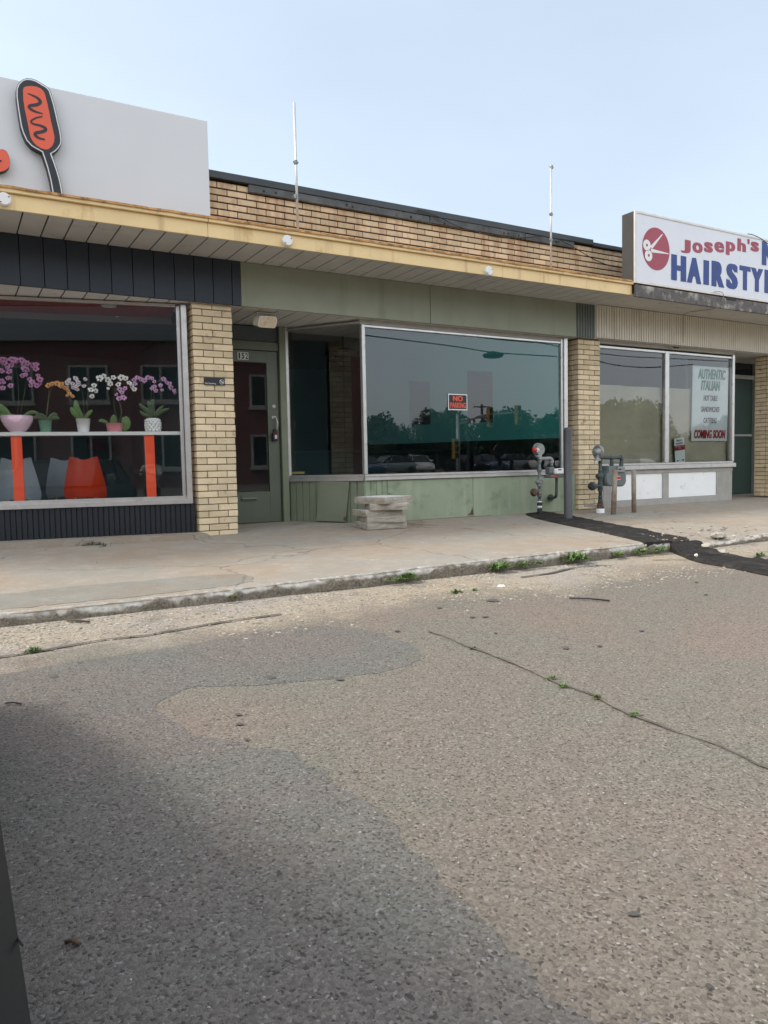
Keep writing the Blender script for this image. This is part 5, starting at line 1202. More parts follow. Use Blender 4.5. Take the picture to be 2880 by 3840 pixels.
bm = NB(); a, b_ = P7(1296, 440, Y2-.086), P7(1335, 424, Y2-.086); box(bm, a.x, b_.x, Y2-.088, Y2-.0855, a.z, b_.z); obj('dial_window', bm, M['nearblack'], ix)
bm = NB(); a, b_ = P7(1272, 568, Y2-.062), P7(1324, 530, Y2-.062); box(bm, a.x, b_.x, Y2-.064, Y2-.0605, a.z, b_.z); obj('red_tag', bm, M['redcap'], g2)
bm = NB(); box(bm, a.x, b_.x, Y2-.0645, Y2-.0607, b_.z+.001, b_.z+.008); box(bm, a.x, b_.x, Y2-.0645, Y2-.0607, a.z-.008, a.z-.001); obj('white_tag_edge', bm, M['white'], g2)
bm = NB(); bar(bm, P7(832, 915, Y2+.04), P7(1040, 938, Y2+.02), .008, .045); obj('strap', bm, M['post'], g2)

# ================================================================== STONE SLABS
random.seed(5)
def slab(F, ang, zc_, th, lab, LL=.45, DD=.40):
    d1 = Vector((math.cos(R(ang)), math.sin(R(ang)), 0)); d2 = Vector((-d1.y, d1.x, 0)); z = zc_+th
    F = Vector((F[0], F[1], z)); P_ = [F+d2*DD, F, F+d1*LL, F+d1*LL+d2*DD]; ring = []
    for i in range(4):
        a, b2 = P_[i], P_[(i+1) % 4]
        for k in range(12): ring.append(a.lerp(b2, k/12))
    c_ = sum(P_, Vector())/4; bm = NB(); lv = []
    for j in range(6):
        t_ = j/5; row = []
        for q in ring:
            d = (q-c_); d.z = 0; d.normalize()
            off = .006*math.sin(math.pi*t_)+.013*math.sin(math.pi*min(1, t_*1.1))*noise.noise(Vector((q.x*14, q.y*14, t_*2+zc_*40)))+.007*noise.noise(Vector((q.x*34, q.y*34, t_*4+zc_*40)))*math.sin(math.pi*t_)
            if j in (0, 5): off = .003*noise.noise(q*12)
            row.append(bm.verts.new((q.x+d.x*off, q.y+d.y*off, zc_+th*t_)))
        lv.append(row)
    n = len(ring)
    for j in range(5):
        for k in range(n): bm.faces.new((lv[j][k], lv[j][(k+1) % n], lv[j+1][(k+1) % n], lv[j+1][k])).material_index = 0
    bm.faces.new(list(reversed(lv[0]))); f = bm.faces.new(lv[-1]); f.material_index = 1; fixn(bm)
    o = obj('stone_slab', bm, [M['stone'], M['stone_top']]); tag(o, lab, 'stone slab', 'stacked rock faced slabs'); return o, P_, z
zb0 = swz(4.4, 7.6); TH = .0705
def fx(px_x, y): return (PY((px_x, 1950), y).x, y)
slab(fx(1377, 7.40), -7, zb0, TH, 'lowest stone slab of the stack, resting on the sidewalk', .49, .42)
slab(fx(1378, 7.41), -14, zb0+TH+.002, TH, 'second stone slab from the bottom of the stack')
slab(fx(1374, 7.42), -5, zb0+2*TH+.004, TH, 'middle stone slab of the stack')
slab(fx(1390, 7.40), -20, zb0+3*TH+.006, TH, 'second stone slab from the top of the stack')
o, P_, zt_ = slab(fx(1444, 7.27), 21, zb0+4*TH+.008, TH+.004, 'topmost stone slab, pale flat top with two black clips', .52, .45)
bm = NB(); 
for pts in (((695, 278), (760, 285), (800, 275), (850, 290), (800, 295)), ((935, 320), (990, 318), (1030, 330), (990, 340), (1095, 330))):
    bm = NB(); tube(bm, [PZ(zk(*p), zt_+.004) for p in pts], .004, 6); o2 = obj('metal_clip', bm, M['nearblack']); o2.parent = o

# ================================================================== ORCHID COUNTER, CHAIRS
ct = thing('window_counter', 'pale counter with red legs behind the left shop window', 'counter', LW(1, .2, 0))
bm = NB(); bar(bm, LW(.08, .16, 1.108), LW(4.3, .16, 1.108), .20, .036); obj('counter_top', bm, M['counter'], ct)
for xa in (565, 68):   # photo x of the legs
    q = pane_pt((xa, 1740), .10); bm = NB(); tdx = TD; p0 = Vector((q.x, q.y, .08)); p1 = Vector((q.x-.005, q.y, 1.088))
    bar(bm, p0, p1, .10, .035, (NL.x, NL.y, 0)); obj('leg', bm, M['red_leg'], ct)
bm = NB(); bar(bm, LW(.06, .13, .12), LW(4.3, .13, .12), .10, .2); obj('kick_board', bm, M['room'], ct)
SHZ = 1.127
def SP(zx, zy, d=.17): return pane_pt(z2(zx, zy), d)
fl_mesh = {}
def flower_mesh(key, m, spotted=False):
    bm = NB()
    for k in range(5):
        a = 2*math.pi*k/5+math.pi/2; wd = .5 if k in (1, 4) else .34; L_ = 1.0 if k in (1, 4) else .9
        d = Vector((math.cos(a), 0, math.sin(a))); s = Vector((-d.z, 0, d.x)); c0_ = bm.verts.new((0, 0, 0)); pr_ = None; rim = []
        for t_ in (-1, -.6, 0, .6, 1): rim.append(bm.verts.new(d*L_*(1-.25*t_*t_)+s*wd*t_*.9+Vector((0, -.15+.1*abs(t_), 0))))
        m1 = bm.verts.new(d*.5+s*wd*.85+Vector((0, -.2, 0))); m2 = bm.verts.new(d*.5-s*wd*.85+Vector((0, -.2, 0)))
        bm.faces.new([c0_, m2]+rim+[m1])
    nb = len(bm.faces)
    for p_ in (Vector((0, -.3, -.12)), Vector((.12, -.26, .02)), Vector((-.12, -.26, .02))):
        r_ = bmesh.ops.create_icosphere(bm, subdivisions=1, radius=.15 if spotted else .13, matrix=Matrix.Translation(p_))
    for f in bm.faces[nb:] if False else list(bm.faces)[nb:]: f.material_index = 1
    me = bpy.data.meshes.new('flower'); bm.to_mesh(me); bm.free(); me.materials.append(m); me.materials.append(M['fl_eye']); return me
for k_, mm in (('w', 'fl_white'), ('p', 'fl_pinkwhite'), ('v', 'fl_purple'), ('m', 'fl_magenta'), ('o', 'fl_orange')): fl_mesh[k_] = flower_mesh(k_, M[mm], k_ == 'w')
def flower(par, px, d, s, key):
    q = pane_pt(z2(*px), d); o = bpy.data.objects.new('flower', fl_mesh[key]); COL.objects.link(o); o.parent = par
    o.location = q-wloc(par); s *= .88; o.scale = (s, s*.8, s); o.rotation_euler = (random.uniform(-.5, .4), random.uniform(-.6, .6), R(-11)+random.uniform(-.7, .7))
def leafb(par, pts, wd, m='leaf', d=.17):
    bm = NB(); P_ = smoothpoly([SP(p[0], p[1], d+(p[2] if len(p) > 2 else 0)) for p in pts], 2, False); last = None; n = len(P_)
    for i, q in enumerate(P_):
        t_ = i/(n-1); dd_ = (P_[min(i+1, n-1)]-P_[max(0, i-1)]).normalized(); s = dd_.cross(NL).normalized(); w_ = wd*math.sin(math.pi*(.12+.84*t_))
        r_ = [bm.verts.new(q-s*w_-NL*.25*w_), bm.verts.new(q+NL*.15*w_), bm.verts.new(q+s*w_-NL*.25*w_)]
        if last: bm.faces.new((last[0], last[1], r_[1], r_[0])).smooth = True; bm.faces.new((last[1], last[2], r_[2], r_[1])).smooth = True
        last = r_
    obj('leaf', bm, M[m], par)
def orchid(lab, pot, cx_px, leaves, stems, flowers, m_leaf='leaf', d=.17):
    base = SP(cx_px, 1012, d); base.z = SHZ
    o = thing('potted_orchid', lab, 'orchid', base, 'orchids on the window counter')
    mp_, prof = pot; bm = NB(); lathe(bm, prof, base, 28)
    if lab.startswith('purple orchid in'):
        for row in range(5):
            for k in range(11):
                a = 2*math.pi*(k+.5*(row % 2))/11; zz_ = .014+row*.026; rr = .062+.012*math.sin(math.pi*(.2+row*.16))
                bmesh.ops.create_icosphere(bm, subdivisions=2, radius=.0195, matrix=Matrix.Translation(base+Vector((rr*math.cos(a), rr*math.sin(a), zz_+.003))))
        for f in bm.faces: f.smooth = True
    obj('pot', bm, M[mp_], o)
    top = prof[-1]; bm = NB(); lathe(bm, [(.001, 0), (prof[-2][0]*.9, .0)], base+Vector((0, 0, max(p_[1] for p_ in prof)-.012)), 20); obj('soil', bm, M['soil'], o)
    for l_ in leaves: leafb(o, l_[1:], l_[0], m_leaf, d)
    for st in stems:
        bm = NB(); tube(bm, smoothpoly([SP(p[0], p[1], d) for p in st], 2, False), .0022, 6); obj('stem', bm, M['stem'], o)
    for x, y, s, key in flowers: flower(o, (x, y), d-.03+random.uniform(-.02, .02), s, key)
    return o
def potp(rt2, rb2, h, t=.006): return [(rb2*.98, 0), (rb2, .004), (rt2, h), (rt2+.003, h), (rt2-t, h), (rt2-t-.004, h-.012)]
random.seed(21)
def clus(x0, x1, y0, y1, n, s, key): return [(random.uniform(x0, x1), random.uniform(y0, y1), s*random.uniform(.85, 1.15), key) for _ in range(n)]
orchid('magenta orchid in a pale pink bowl at the left', ('pot_pink', [(.062, 0), (.085, .02), (.118, .06), (.148, .115), (.156, .17), (.150, .17), (.140, .12), (.13, .11)]), 115,
       [(.04, (60, 900), (10, 850), (-40, 820)), (.035, (80, 895), (30, 900), (-50, 910)), (.02, (150, 905), (200, 870), (250, 880))], [[(110, 905), (125, 780), (110, 600), (80, 555)], [(130, 905), (150, 800), (175, 650), (180, 560)]],
       clus(0, 60, 530, 640, 8, .036, 'm')+clus(60, 140, 530, 575, 6, .036, 'm')+clus(140, 235, 530, 600, 8, .038, 'm')+clus(120, 265, 620, 725, 12, .036, 'm')+clus(0, 70, 650, 720, 6, .036, 'm'))
orchid('apricot orchid in a small green pot', ('pot_green', potp(.066, .052, .128)), 297,
       [(.022, (290, 930), (250, 900), (200, 915)), (.022, (300, 928), (350, 905), (385, 915)), (.018, (300, 930), (280, 890), (230, 890)), (.02, (305, 925), (350, 880), (370, 900))], [[(298, 930), (305, 850), (318, 740), (312, 690)], [(300, 930), (318, 760), (345, 700), (375, 685), (425, 700), (460, 740), (478, 775)]],
       [(312, 700, .038, 'o'), (338, 690, .030, 'o'), (372, 688, .040, 'o'), (400, 692, .032, 'o'), (420, 715, .032, 'o'), (440, 735, .030, 'o'), (452, 755, .028, 'o'), (470, 770, .026, 'o'), (392, 705, .03, 'o'), (435, 765, .022, 'o')], 'leaf_dark')
orchid('pale pink and white orchid in a tapered white pot', ('pot_white', potp(.073, .056, .142)), 542,
       [(.034, (535, 915), (500, 870), (488, 795)), (.03, (530, 920), (480, 880), (458, 840)), (.02, (550, 915), (575, 880), (600, 860))], [[(545, 920), (542, 800), (530, 720), (500, 680)], [(552, 920), (568, 860), (562, 780), (575, 720), (600, 680)]],
       clus(430, 520, 650, 730, 12, .026, 'p')+[(490, 655, .034, 'p'), (448, 665, .03, 'p'), (552, 660, .026, 'p'), (545, 705, .028, 'p'), (470, 690, .03, 'p'), (505, 680, .032, 'p'), (500, 725, .028, 'p')])
orchid('white spotted and violet orchid in a rose pot behind big leaves', ('pot_rose', potp(.088, .072, .095)), 744,
       [(.040, (770, 985), (735, 950), (738, 890)), (.042, (780, 985), (815, 960), (800, 905)), (.036, (800, 990), (830, 950), (815, 900)), (.018, (700, 945), (660, 925), (640, 935))], [[(770, 940), (795, 880), (775, 820), (760, 740), (700, 665), (640, 670), (600, 730)], [(765, 940), (740, 850), (735, 760), (760, 700), (830, 680), (870, 720)], [(770, 940), (790, 850), (770, 790)]],
       [(590, 730, .040, 'w'), (597, 770, .034, 'w'), (622, 735, .036, 'w'), (610, 700, .034, 'w'), (645, 655, .046, 'w'), (672, 640, .036, 'w'), (700, 665, .046, 'w'), (715, 690, .036, 'w'), (735, 650, .036, 'w'), (768, 695, .038, 'w'), (785, 650, .046, 'w'), (815, 655, .036, 'w'), (838, 685, .034, 'w'), (855, 705, .036, 'w'), (870, 725, .034, 'w'), (700, 720, .02, 'w')]
       + [(800, 780, .040, 'v'), (770, 785, .036, 'v'), (790, 745, .034, 'v'), (810, 720, .032, 'v'), (775, 725, .034, 'v'), (755, 760, .026, 'v')])
orchid('purple orchid in a white scalloped pot', ('pot_white', [(.052, 0), (.064, .02), (.072, .06), (.07, .12), (.066, .147), (.060, .147), (.058, .12)]), 993,
       [(.024, (985, 905), (950, 860), (900, 820)), (.022, (990, 900), (970, 840), (960, 800)), (.024, (995, 900), (985, 830), (990, 790)), (.02, (1000, 900), (1030, 860), (1060, 830)), (.02, (1005, 900), (1050, 865), (1098, 850)), (.018, (980, 905), (930, 890), (905, 865))], [[(990, 900), (975, 800), (985, 700), (950, 645), (880, 660)], [(1000, 900), (1000, 800), (990, 700), (1040, 660), (1090, 680), (1130, 745)]],
       [(870, 665, .036, 'v'), (890, 650, .034, 'v'), (912, 660, .034, 'v'), (937, 668, .040, 'v'), (960, 650, .038, 'v'), (985, 655, .032, 'v'), (1000, 675, .026, 'v'), (1060, 660, .036, 'v'), (1078, 680, .038, 'v'), (1098, 690, .034, 'v'), (1107, 715, .038, 'v'), (1130, 735, .028, 'v'), (1135, 750, .022, 'v'), (1000, 710, .034, 'v'), (1010, 735, .03, 'v'), (1040, 700, .03, 'v'), (985, 720, .028, 'v'), (1050, 730, .024, 'v'), (875, 690, .03, 'v')], 'leaf_dark')

def chair(px_c, d, m, lab, rot=0, wd=.235):
    c_ = pane_pt(z2(px_c, 1300), d); base = Vector((c_.x, c_.y, .02)); o = thing('shell_chair', lab, 'chair', base, 'shell chairs at the window counter')
    bm = NB(); g = []; ex = -TD; ey = -NL   # ex right, ey into the room
    for j in range(12):
        t_ = j/11; row = []
        z = .40+.44*t_; half = wd*(1.0-.36*t_**1.5) if t_ > .15 else wd*(.88+.8*t_)
        for i in range(13):
            u = -1+2*i/12
            top = -.018*math.cos(u*math.pi) if j == 11 else 0
            yy = .02+.06*(1-t_)**2+.10*u*u*(1-.5*t_)
            x_ = half*u
            q = base+ex*x_+ey*yy; row.append(bm.verts.new((q.x, q.y, base.z+z+top-.03*(u*u)*(1-t_)+.0)))
        g.append(row)
    for j in range(11):
        for i in range(12): bm.faces.new((g[j][i], g[j][i+1], g[j+1][i+1], g[j+1][i])).smooth = True
    # seat
    s_ = []
    for j in range(5):
        row = []
        for i in range(13):
            u = -1+2*i/12; q = base+ex*wd*.88*u*(1-.1*j/4)+ey*(.08+.10*u*u*(1-j/4)+.36*j/4); row.append(bm.verts.new((q.x, q.y, base.z+.40+.03*u*u)))
        s_.append(row)
    for j in range(4):
        for i in range(12): bm.faces.new((s_[j][i], s_[j][i+1], s_[j+1][i+1], s_[j+1][i])).smooth = True
    obj('seat_shell', bm, M[m], o)
    for sx_ in (-1, 1):
        for sy_ in (0, 1):
            bm = NB(); a = base+ex*.10*sx_+ey*(.12+.2*sy_)+Vector((0, 0, .40)); b2 = base+ex*.2*sx_+ey*(.02+.42*sy_)+Vector((0, 0, 0)); tube(bm, [a, b2], [.016, .010], 8); obj('leg', bm, M['wood'], o)
chair(545, .62, 'chair_red', 'red shell chair seen from behind through the left shop window')
chair(105, .62, 'chair_grey', 'pale blue grey shell chair at the far left behind the glass')
chair(420, 1.15, 'chair_grey', 'pale blue grey shell chair partly behind the red one')
panel('menu_board', z2(568, 1125), z2(685, 1045), 12.9, M['canvas'], 'dim dark picture on the back wall of the left shop', 'picture')

# ================================================================== THINGS BEHIND THE CAMERA (seen in the glass)
def tree_mesh(seed, H, rad, n, leaf):
    random.seed(seed); bm = NB(); cl = []
    for k in range(22):
        a = random.random()*6.28; rr = rad*math.sqrt(random.random())*.8; zc_ = H*(.45+.5*random.random()*(1-.5*(rr/rad)**2)); cl.append((Vector((rr*math.cos(a), rr*math.sin(a), zc_)), rad*random.uniform(.28, .45)))
    for k in range(n):
        c_, s = random.choice(cl); d = Vector((random.gauss(0, 1), random.gauss(0, 1), random.gauss(0, .8))).normalized()*s*random.uniform(.6, 1.05); q = c_+d
        u = Vector((random.gauss(0, 1), random.gauss(0, 1), random.gauss(0, 1))).normalized(); v = u.orthogonal().normalized()*leaf; u = u*leaf
        bm.faces.new([bm.verts.new(q+u*.5), bm.verts.new(q+v*.35), bm.verts.new(q-u*.5), bm.verts.new(q-v*.35)])
    me = bpy.data.meshes.new('crown'); bm.to_mesh(me); bm.free()
    bm = NB(); tube(bm, [(0, 0, -.3), (.05, 0, H*.3), (0, .08, H*.6), (.05, 0, H*.85)], [H*.03, H*.022, H*.015, H*.005], 8)
    for c_, s in cl[:7]: tube(bm, [(0, 0, H*.35), c_*.6+Vector((0, 0, H*.15)), c_], [H*.012, H*.008, H*.003], 6)
    mt = bpy.data.meshes.new('trunk'); bm.to_mesh(mt); bm.free(); return me, mt
TM_ = [tree_mesh(1, 7, 3.2, 2600, .42), tree_mesh(2, 8, 3.6, 2600, .45), tree_mesh(3, 6, 3.0, 2200, .4)]
for i, (a, b_) in enumerate(TM_): a.materials.append(M['tree_leaf' if i != 1 else 'tree_leaf2']); b_.materials.append(M['bark'])
random.seed(9); xx = -26; i = 0
descr = ['beyond the far end of the parked cars', 'behind the white hatchback', 'behind the brick house', 'beside the mast arm']
while xx < 100:
    Yt_ = -48+random.uniform(-6, 6); me, mt = TM_[i % 3]
    t_ = thing('tree', 'leafy tree in the row reflected in the shop glass', 'tree', (xx, Yt_, lotz(Yt_)-.1), 'row of trees across the lot'); s = random.uniform(.75, 1.12); t_.scale = (s, s, s*random.uniform(.85, 1.1)); t_.rotation_euler.z = random.random()*6
    for nm, mesh in (('crown', me), ('trunk', mt)):
        o = bpy.data.objects.new(nm, mesh); COL.objects.link(o); o.parent = t_
    xx += random.uniform(3.6, 5.2); i += 1

bm = NB(); random.seed(55)
for k in range(16000):
    x = random.uniform(8, 110); y = -46-random.random()*3; h = 2.9+1.1*noise.noise(Vector((x*.15, 0, 0))); z = lotz(y)+h*random.random()**.7
    u = Vector((random.gauss(0, 1), random.gauss(0, 1), random.gauss(0, 1))).normalized(); v = u.orthogonal().normalized()*.5; u = u*.6; q = Vector((x, y, z))
    bm.faces.new([bm.verts.new(q+u*.5), bm.verts.new(q+v*.4), bm.verts.new(q-u*.5), bm.verts.new(q-v*.4)])
stuff(obj('hedge', bm, M['tree_leaf2']), 'dark undergrowth below the trees across the lot', 'hedge')
# cars
def car(loc, ang, paint, lab, L_=4.5, W_=1.78, Hh=1.45, group=None, mirrors=True):
    o = thing('parked_car', lab, 'car', loc, group); o.rotation_euler.z = ang   # length along local +Y (front = +Y)
    st = [(-.5, .32, .62, .80), (-.47, .22, .80, .90), (-.38, .20, .92, .98), (-.2, .20, .93, 1.0), (0, .20, .92, 1.0), (.18, .20, .90, 1.0), (.33, .20, .84, .99), (.44, .22, .72, .93), (.49, .27, .60, .84), (.5, .34, .5, .78)]
    bm = NB(); rings = []
    for t_, zb1, zt1, w1 in st:
        y = t_*L_; hw = W_/2*w1; row = []
        for (a, h) in ((-.80, 0), (-.96, .10), (-.985, .42), (-1, .72), (-.955, .9), (-.80, .99), (-.4, 1.02), (0, 1.03), (.4, 1.02), (.80, .99), (.955, .9), (1, .72), (.985, .42), (.96, .10), (.80, 0)):
            row.append(bm.verts.new((a*hw, y, zb1+(zt1-zb1)*h)))
        rings.append(row)
    for i in range(len(rings)-1):
        for k in range(14): bm.faces.new((rings[i][k], rings[i][k+1], rings[i+1][k+1], rings[i+1][k])).smooth = True
        bm.faces.new((rings[i][14], rings[i][0], rings[i+1][0], rings[i+1][14]))
    bm.faces.new(rings[0]); bm.faces.new(list(reversed(rings[-1]))); fixn(bm)
    me = bpy.data.meshes.new('body'); bm.to_mesh(me); bm.free(); bo = link('body', me, paint, o)
    def cab(zs_, name, m, grow=0):
        bm = NB(); rs = []
        for t_, z, w1 in zs_:
            y = t_*L_; rs.append([bm.verts.new((a*W_/2*w1, y, z)) for a in (-1, 1)])
        return bm
    bm = NB()   # greenhouse: lower ring at belt, upper ring at roof
    lo = [(-.40, .84), (-.15, .86), (.10, .86), (.27, .80)]; hi = [(-.27, .70), (-.12, .74), (.03, .74), (.10, .70)]
    pl = [bm.verts.new((s*W_/2*w1, t_*L_, .91)) for s in (-1,) for t_, w1 in lo]; pr2 = [bm.verts.new((W_/2*w1, t_*L_, .91)) for t_, w1 in lo]
    hl = [bm.verts.new((-W_/2*w1, t_*L_, Hh-.03)) for t_, w1 in hi]; hr = [bm.verts.new((W_/2*w1, t_*L_, Hh-.03)) for t_, w1 in hi]
    for k in range(3): bm.faces.new((pl[k], pl[k+1], hl[k+1], hl[k])); bm.faces.new((pr2[k+1], pr2[k], hr[k], hr[k+1]))
    bm.faces.new((pl[0], hl[0], hr[0], pr2[0])); bm.faces.new((pl[3], pr2[3], hr[3], hl[3])); fixn(bm)
    me = bpy.data.meshes.new('windows'); bm.to_mesh(me); bm.free(); link('windows', me, M['car_glass'], o)
    bm = NB(); rows = []
    for t_, w1, dz in ((-.28, .70, -.03), (-.2, .75, 0), (-.12, .76, .015), (.0, .76, .012), (.06, .75, 0), (.11, .71, -.035)): rows.append([bm.verts.new((a*W_/2*w1, t_*L_, Hh+dz-.03*a*a)) for a in (-1.02, -.6, 0, .6, 1.02)])
    for i in range(5):
        for k in range(4): bm.faces.new((rows[i][k], rows[i][k+1], rows[i+1][k+1], rows[i+1][k])).smooth = True
    for s in (-1, 1):
        for (ta, wa), (tb, wb) in zip(lo, hi): tube(bm, [(s*W_/2*wa*1.005, ta*L_, .90), (s*W_/2*wb*1.01, tb*L_, Hh-.03)], .022, 6)
    me = bpy.data.meshes.new('roof'); bm.to_mesh(me); bm.free(); link('roof', me, paint, o)
    for sy_ in (-.31, .32):
        for s in (-1, 1):
            bm = NB(); lathe(bm, [(.20, -.10), (.30, -.10), (.325, -.06), (.325, .06), (.30, .10), (.20, .10)], (s*(W_/2-.10), sy_*L_, .325), 24, 'X'); me = bpy.data.meshes.new('wheel'); bm.to_mesh(me); bm.free(); wh = link('wheel', me, M['tyre'], o)
            bm = NB(); lathe(bm, [(.02, .085*s), (.19, .08*s), (.20, .09*s)], (s*(W_/2-.10), sy_*L_, .325), 16, 'X'); me = bpy.data.meshes.new('rim'); bm.to_mesh(me); bm.free(); link('rim', me, M['rim'], wh)
    for s in (-1, 1):
        bm = NB(); box(bm, s*W_/2*.55, s*W_/2*.86, L_*.463, L_*.486, .60, .70, .01); me = bpy.data.meshes.new('headlight'); bm.to_mesh(me); bm.free(); link('headlight', me, M['lampglass'], o)
        if not mirrors: continue
        bm = NB(); box(bm, s*W_/2*.95, s*(W_/2*.95+.2), L_*.17, L_*.19, .93, 1.05, .02); me = bpy.data.meshes.new('mirror'); bm.to_mesh(me); bm.free(); link('mirror', me, paint, o)
    return o
near = car((-.903, 1.35, -.46), 0, M['car_dark'], 'dark grey car whose side shows at the bottom left edge', 4.6, 1.88, 1.40, mirrors=False)
bm = NB(); tube(bm, smoothpoly([PPl(p, (.0368, 0, 0), (1, 0, 0)) for p in ((-60, 3400), (0, 3451), (50, 3492), (84, 3545))], 1, False), .0012, 6); obj('door_seam', bm, M['nearblack'], near)
M['car_white'] = mat('white_car_paint', (.7, .7, .7), .25, var=.02); M['car_silver'] = mat('silver_car_paint', (.4, .42, .44), .25, .4, var=.02); M['car_blue'] = mat('blue_car_paint', (.03, .06, .14), .25, .3, var=.02)
random.seed(4)
names = ['white', 'silver', 'blue', 'dark']
for k in range(15):
    x = 18+k*3.0+random.uniform(-.3, .3); y = -33 - (k % 3)*1.0; cn = names[(k*3+1) % 4] if k % 5 else 'white'
    car((x, y, lotz(y)+.0), R(90+180*(k % 2)) if k % 4 == 0 else R(8*(k % 3)), M['car_'+cn], '%s car, number %d from the left in the far parking row' % (cn, k+1), group='cars parked across the lot')
# traffic signal
def MR(px, Yv): q = PY(px, Yv); return Vector((q.x, 2*(Yw+.02)-q.y, q.z))
Yv = 38
ts = thing('traffic_signal', 'grey signal pole with mast arm and yellow heads, reflected in the display window', 'traffic light', (MR((1725, 1550), Yv).x, 2*Yw-Yv, -.3))
a = MR(z5(766, 722), Yv); bx = Vector((a.x, a.y, lotz(a.y)-.2)); bm = NB(); tube(bm, [bx, a], [.16, .10], 12); tube(bm, smoothpoly([MR(z5(772, 795), Yv), MR(z5(850, 770), Yv), MR(z5(920, 735), Yv), MR(z5(1050, 722), Yv), MR(z5(1165, 712), Yv)], 1, False), .06, 8); tube(bm, [MR(z5(790, 765), Yv), MR(z5(1000, 740), Yv)], .04, 8); obj('signal_pole', bm, M['galv'], ts)
for c_ in (z5(1182, 730), z5(990, 745), z5(752, 965)):
    q = MR(c_, Yv-.4); bm = NB(); box(bm, q.x-.18, q.x+.18, q.y-.15, q.y+.15, q.z-.62, q.z+.62, .03); hd = obj('signal_head', bm, M['sig_yellow'], ts)
    for dz in (-.4, 0, .4):
        bm = NB(); lathe(bm, [(.14, 0), (.13, .03)], (q.x, q.y+.15, q.z+dz), 14, 'Y'); obj('lens', bm, M['nearblack'], hd)
a = MR(z5(935, 675), 70); up_ = thing('utility_pole', 'wooden utility pole with crossarm across the lot', 'utility pole', (a.x, a.y, lotz(a.y))); bm = NB(); tube(bm, [(a.x, a.y, lotz(a.y)-.2), (a.x, a.y, a.z+.3)], .14, 8); bar(bm, (a.x-1.2, a.y, a.z), (a.x+1.2, a.y, a.z), .12, .12); obj('pole', bm, M['bark'], up_)
for pts, Yv_, lab in (((z5(-200, 140), z5(130, 180), z5(800, 262), z5(1000, 300), z5(1450, 326)), 22, 'overhead cable crossing above the lot, lower one'), ((z5(900, 190), z5(1100, 215), z5(1450, 240), z6(600, 345), z6(880, 375), z6(1180, 350)), 24, 'overhead cable crossing above the lot, upper one'),
                      ((z6(590, 280), z6(760, 300), z6(1000, 310), z6(1400, 330)), 26, 'overhead cable nearest the right shop reflection')):
    bm = NB(); tube(bm, smoothpoly([MR(p, Yv_) for p in pts], 2, False), .022, 6); tag(obj('overhead_cable', bm, M['nearblack']), lab, 'cable')
q = MR(z5(1012, 312), 22); bm = NB(); lathe(bm, [(.05, .12), (.28, .05), (.40, -.02), (.33, -.1), (.1, -.14)], q, 18); tag(obj('street_lamp', bm, M['nearblack']), 'dark domed lamp hung on the overhead cable', 'lamp')
# red brick house behind the camera, on the left
bh = thing('brick_house', 'two storey red brick house reflected in the left shop window', 'house', (-7, -24, lotz(-24)))
HX0, HX1, HY = -17, 19, -24; gz = lotz(-24)
bm = NB(); box(bm, HX0, HX1, HY-9, HY, gz-.3, gz+7.6); obj('wall', bm, M['red_brick'], bh)
bm = NB(); c0_ = [(HX0-.4, HY+.4), (HX1+.4, HY+.4), (HX1+.4, HY-9.4), (HX0-.4, HY-9.4)]
vs = [bm.verts.new((x, y, gz+7.6)) for x, y in c0_]; r1 = bm.verts.new((HX0+4, HY-4.5, gz+10.4)); r2 = bm.verts.new((HX1-4, HY-4.5, gz+10.4))
for f in ((vs[0], vs[1], r2, r1), (vs[1], vs[2], r2), (vs[2], vs[3], r1, r2), (vs[3], vs[0], r1), tuple(reversed(vs))): bm.faces.new(f)
fixn(bm); obj('roof', bm, M['coping'], bh)
for zf in (gz+1.0, gz+4.5):
    for xw in (-14.5, -10.5, -6.8, -3.2, .6, 4.4, 8.2, 12.4, 16.4):
        bm = NB(); frame_rect(bm, xw-1.0, xw+1.0, zf, zf+1.9, HY+.01, HY+.12, .12); box(bm, xw-.06, xw+.06, HY+.01, HY+.11, zf+.12, zf+1.78); wf = obj('window', bm, M['stonesill'], bh)
        bm = NB(); box(bm, xw-.88, xw+.88, HY+.005, HY+.05, zf+.12, zf+1.78); obj('pane', bm, M['car_glass'], wf)
        bm = NB(); box(bm, xw-1.1, xw+1.1, HY+.01, HY+.2, zf-.14, zf-.003); obj('sill', bm, M['stonesill'], wf)
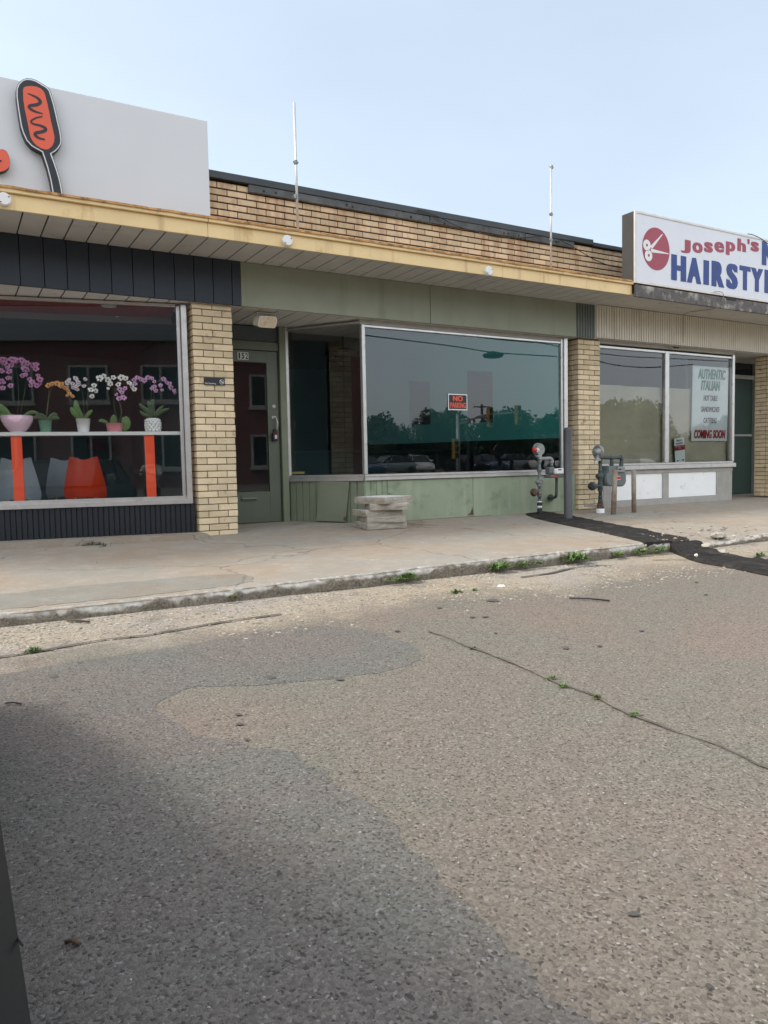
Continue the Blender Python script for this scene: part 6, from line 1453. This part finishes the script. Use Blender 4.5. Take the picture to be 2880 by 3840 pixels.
# ---- the photographer (reflected in the left window)
def skin_fig(name, joints, edges, mt, par, sub=2):
    me = bpy.data.meshes.new(name); me.from_pydata([Vector(j[:3])-wloc(par) for j in joints], edges, []); o = bpy.data.objects.new(name, me); COL.objects.link(o); o.parent = par; me.materials.append(mt)
    md = o.modifiers.new('skin', 'SKIN'); 
    for i, j in enumerate(joints):
        sv = me.skin_vertices[0].data[i]; rr = j[3] if isinstance(j[3], tuple) else (j[3], j[3]); sv.radius = rr; sv.use_root = (i == 0)
    md.use_smooth_shade = True
    s = o.modifiers.new('sub', 'SUBSURF'); s.levels = sub; s.render_levels = sub
    return o
px0, py0 = .36, -.42; gz = lotz(py0)
pe = thing('person', 'person in a white shirt holding up a phone, reflected in the left window', 'person', (px0, py0, gz))
J = [(px0, py0, gz+.80, (.13, .10)), (px0, py0, gz+.95, (.12, .09)), (px0, py0, gz+1.10, (.14, .10)), (px0-.01, py0, gz+1.22, (.11, .08)), (px0-.02, py0+.01, gz+1.29, .048), (px0-.03, py0+.03, gz+1.37, (.062, .07)), (px0-.035, py0+.035, gz+1.46, (.07, .082)), (px0-.035, py0+.02, gz+1.52, (.05, .06)),
     (px0-.17, py0, gz+1.22, .05), (px0-.24, py0+.10, gz+1.04, .04), (px0-.30, py0+.28, gz+1.12, .030), (px0-.33, py0+.34, gz+1.14, (.018, .032)),
     (px0+.15, py0, gz+1.22, .05), (px0+.20, py0+.14, gz+1.04, .04), (px0-.14, py0+.31, gz+1.12, .030), (px0-.22, py0+.36, gz+1.13, (.018, .032)),
     (px0-.09, py0, gz+.74, .085), (px0-.10, py0+.02, gz+.42, .058), (px0-.10, py0, gz+.08, .038), (px0-.10, py0+.10, gz+.035, .034),
     (px0+.09, py0, gz+.74, .085), (px0+.10, py0+.02, gz+.42, .058), (px0+.10, py0, gz+.08, .038), (px0+.10, py0+.10, gz+.035, .034)]
E_ = [(0, 1), (1, 2), (2, 3), (3, 4), (4, 5), (5, 6), (6, 7), (3, 8), (8, 9), (9, 10), (10, 11), (3, 12), (12, 13), (13, 14), (14, 15), (0, 16), (16, 17), (17, 18), (18, 19), (0, 20), (20, 21), (21, 22), (22, 23)]
# fingers: four and a thumb on each hand, curled round the phone
for hb, sx_, pxh in ((11, 1, px0-.33), (15, -1, px0-.22)):
    hx, hy, hz = J[hb][:3]
    for k in range(4):
        z = hz+.028-.019*k; n0 = len(J); ln = (.9, 1, .95, .75)[k]
        J += [(hx+sx_*.012, hy+.022, z, .0085), (hx+sx_*(.012+.022*ln), hy+.038, z, .008), (hx+sx_*(.012+.040*ln), hy+.034, z-.002, .007)]; E_ += [(hb, n0), (n0, n0+1), (n0+1, n0+2)]
    n0 = len(J); J += [(hx+sx_*.012, hy-.018, hz+.02, .010), (hx+sx_*.034, hy-.022, hz+.028, .0085)]; E_ += [(hb, n0), (n0, n0+1)]
body = skin_fig('body', J, E_, M['skin'], pe)
Jt = [(px0, py0, gz+.84, (.145, .115)), (px0, py0, gz+.98, (.135, .105)), (px0, py0, gz+1.11, (.155, .115)), (px0-.01, py0, gz+1.225, (.12, .09)), (px0-.17, py0, gz+1.225, .062), (px0-.24, py0+.10, gz+1.04, .05), (px0-.28, py0+.22, gz+1.09, .042), (px0+.15, py0, gz+1.225, .062), (px0+.20, py0+.14, gz+1.04, .05), (px0+.0, py0+.25, gz+1.09, .042)]
skin_fig('shirt', Jt, [(0, 1), (1, 2), (2, 3), (3, 4), (4, 5), (5, 6), (3, 7), (7, 8), (8, 9)], M['shirt'], pe)
Jp = [(px0, py0, gz+.82, (.14, .112)), (px0-.09, py0, gz+.73, .098), (px0-.10, py0+.02, gz+.42, .072), (px0-.10, py0, gz+.10, .058), (px0+.09, py0, gz+.73, .098), (px0+.10, py0+.02, gz+.42, .072), (px0+.10, py0, gz+.10, .058)]
skin_fig('trousers', Jp, [(0, 1), (1, 2), (2, 3), (0, 4), (4, 5), (5, 6)], M['trousers'], pe)
hc = Vector((px0-.035, py0+.01, gz+1.475)); bm = NB(); bmesh.ops.create_uvsphere(bm, u_segments=18, v_segments=12, radius=1)
for v in list(bm.verts): v.co = Vector((v.co.x*.088, v.co.y*.098, v.co.z*.095))+hc
bmesh.ops.delete(bm, geom=[v for v in bm.verts if v.co.y > hc.y+.045 and v.co.z < hc.z+.045], context='VERTS'); obj('hair', bm, M['hair'], pe, True)
for s in (-1, 1): bm = NB(); bmesh.ops.create_uvsphere(bm, u_segments=10, v_segments=8, radius=.011, matrix=Matrix.Translation((px0-.035+s*.028, py0+.112, gz+1.445))); obj('eye', bm, M['nearblack'], pe)
bm = NB(); box(bm, -.040, .036, -.035, -.027, .645, .79, .004); tag(obj('phone', bm, M['black']), 'dark phone held up in both hands by the person', 'phone')
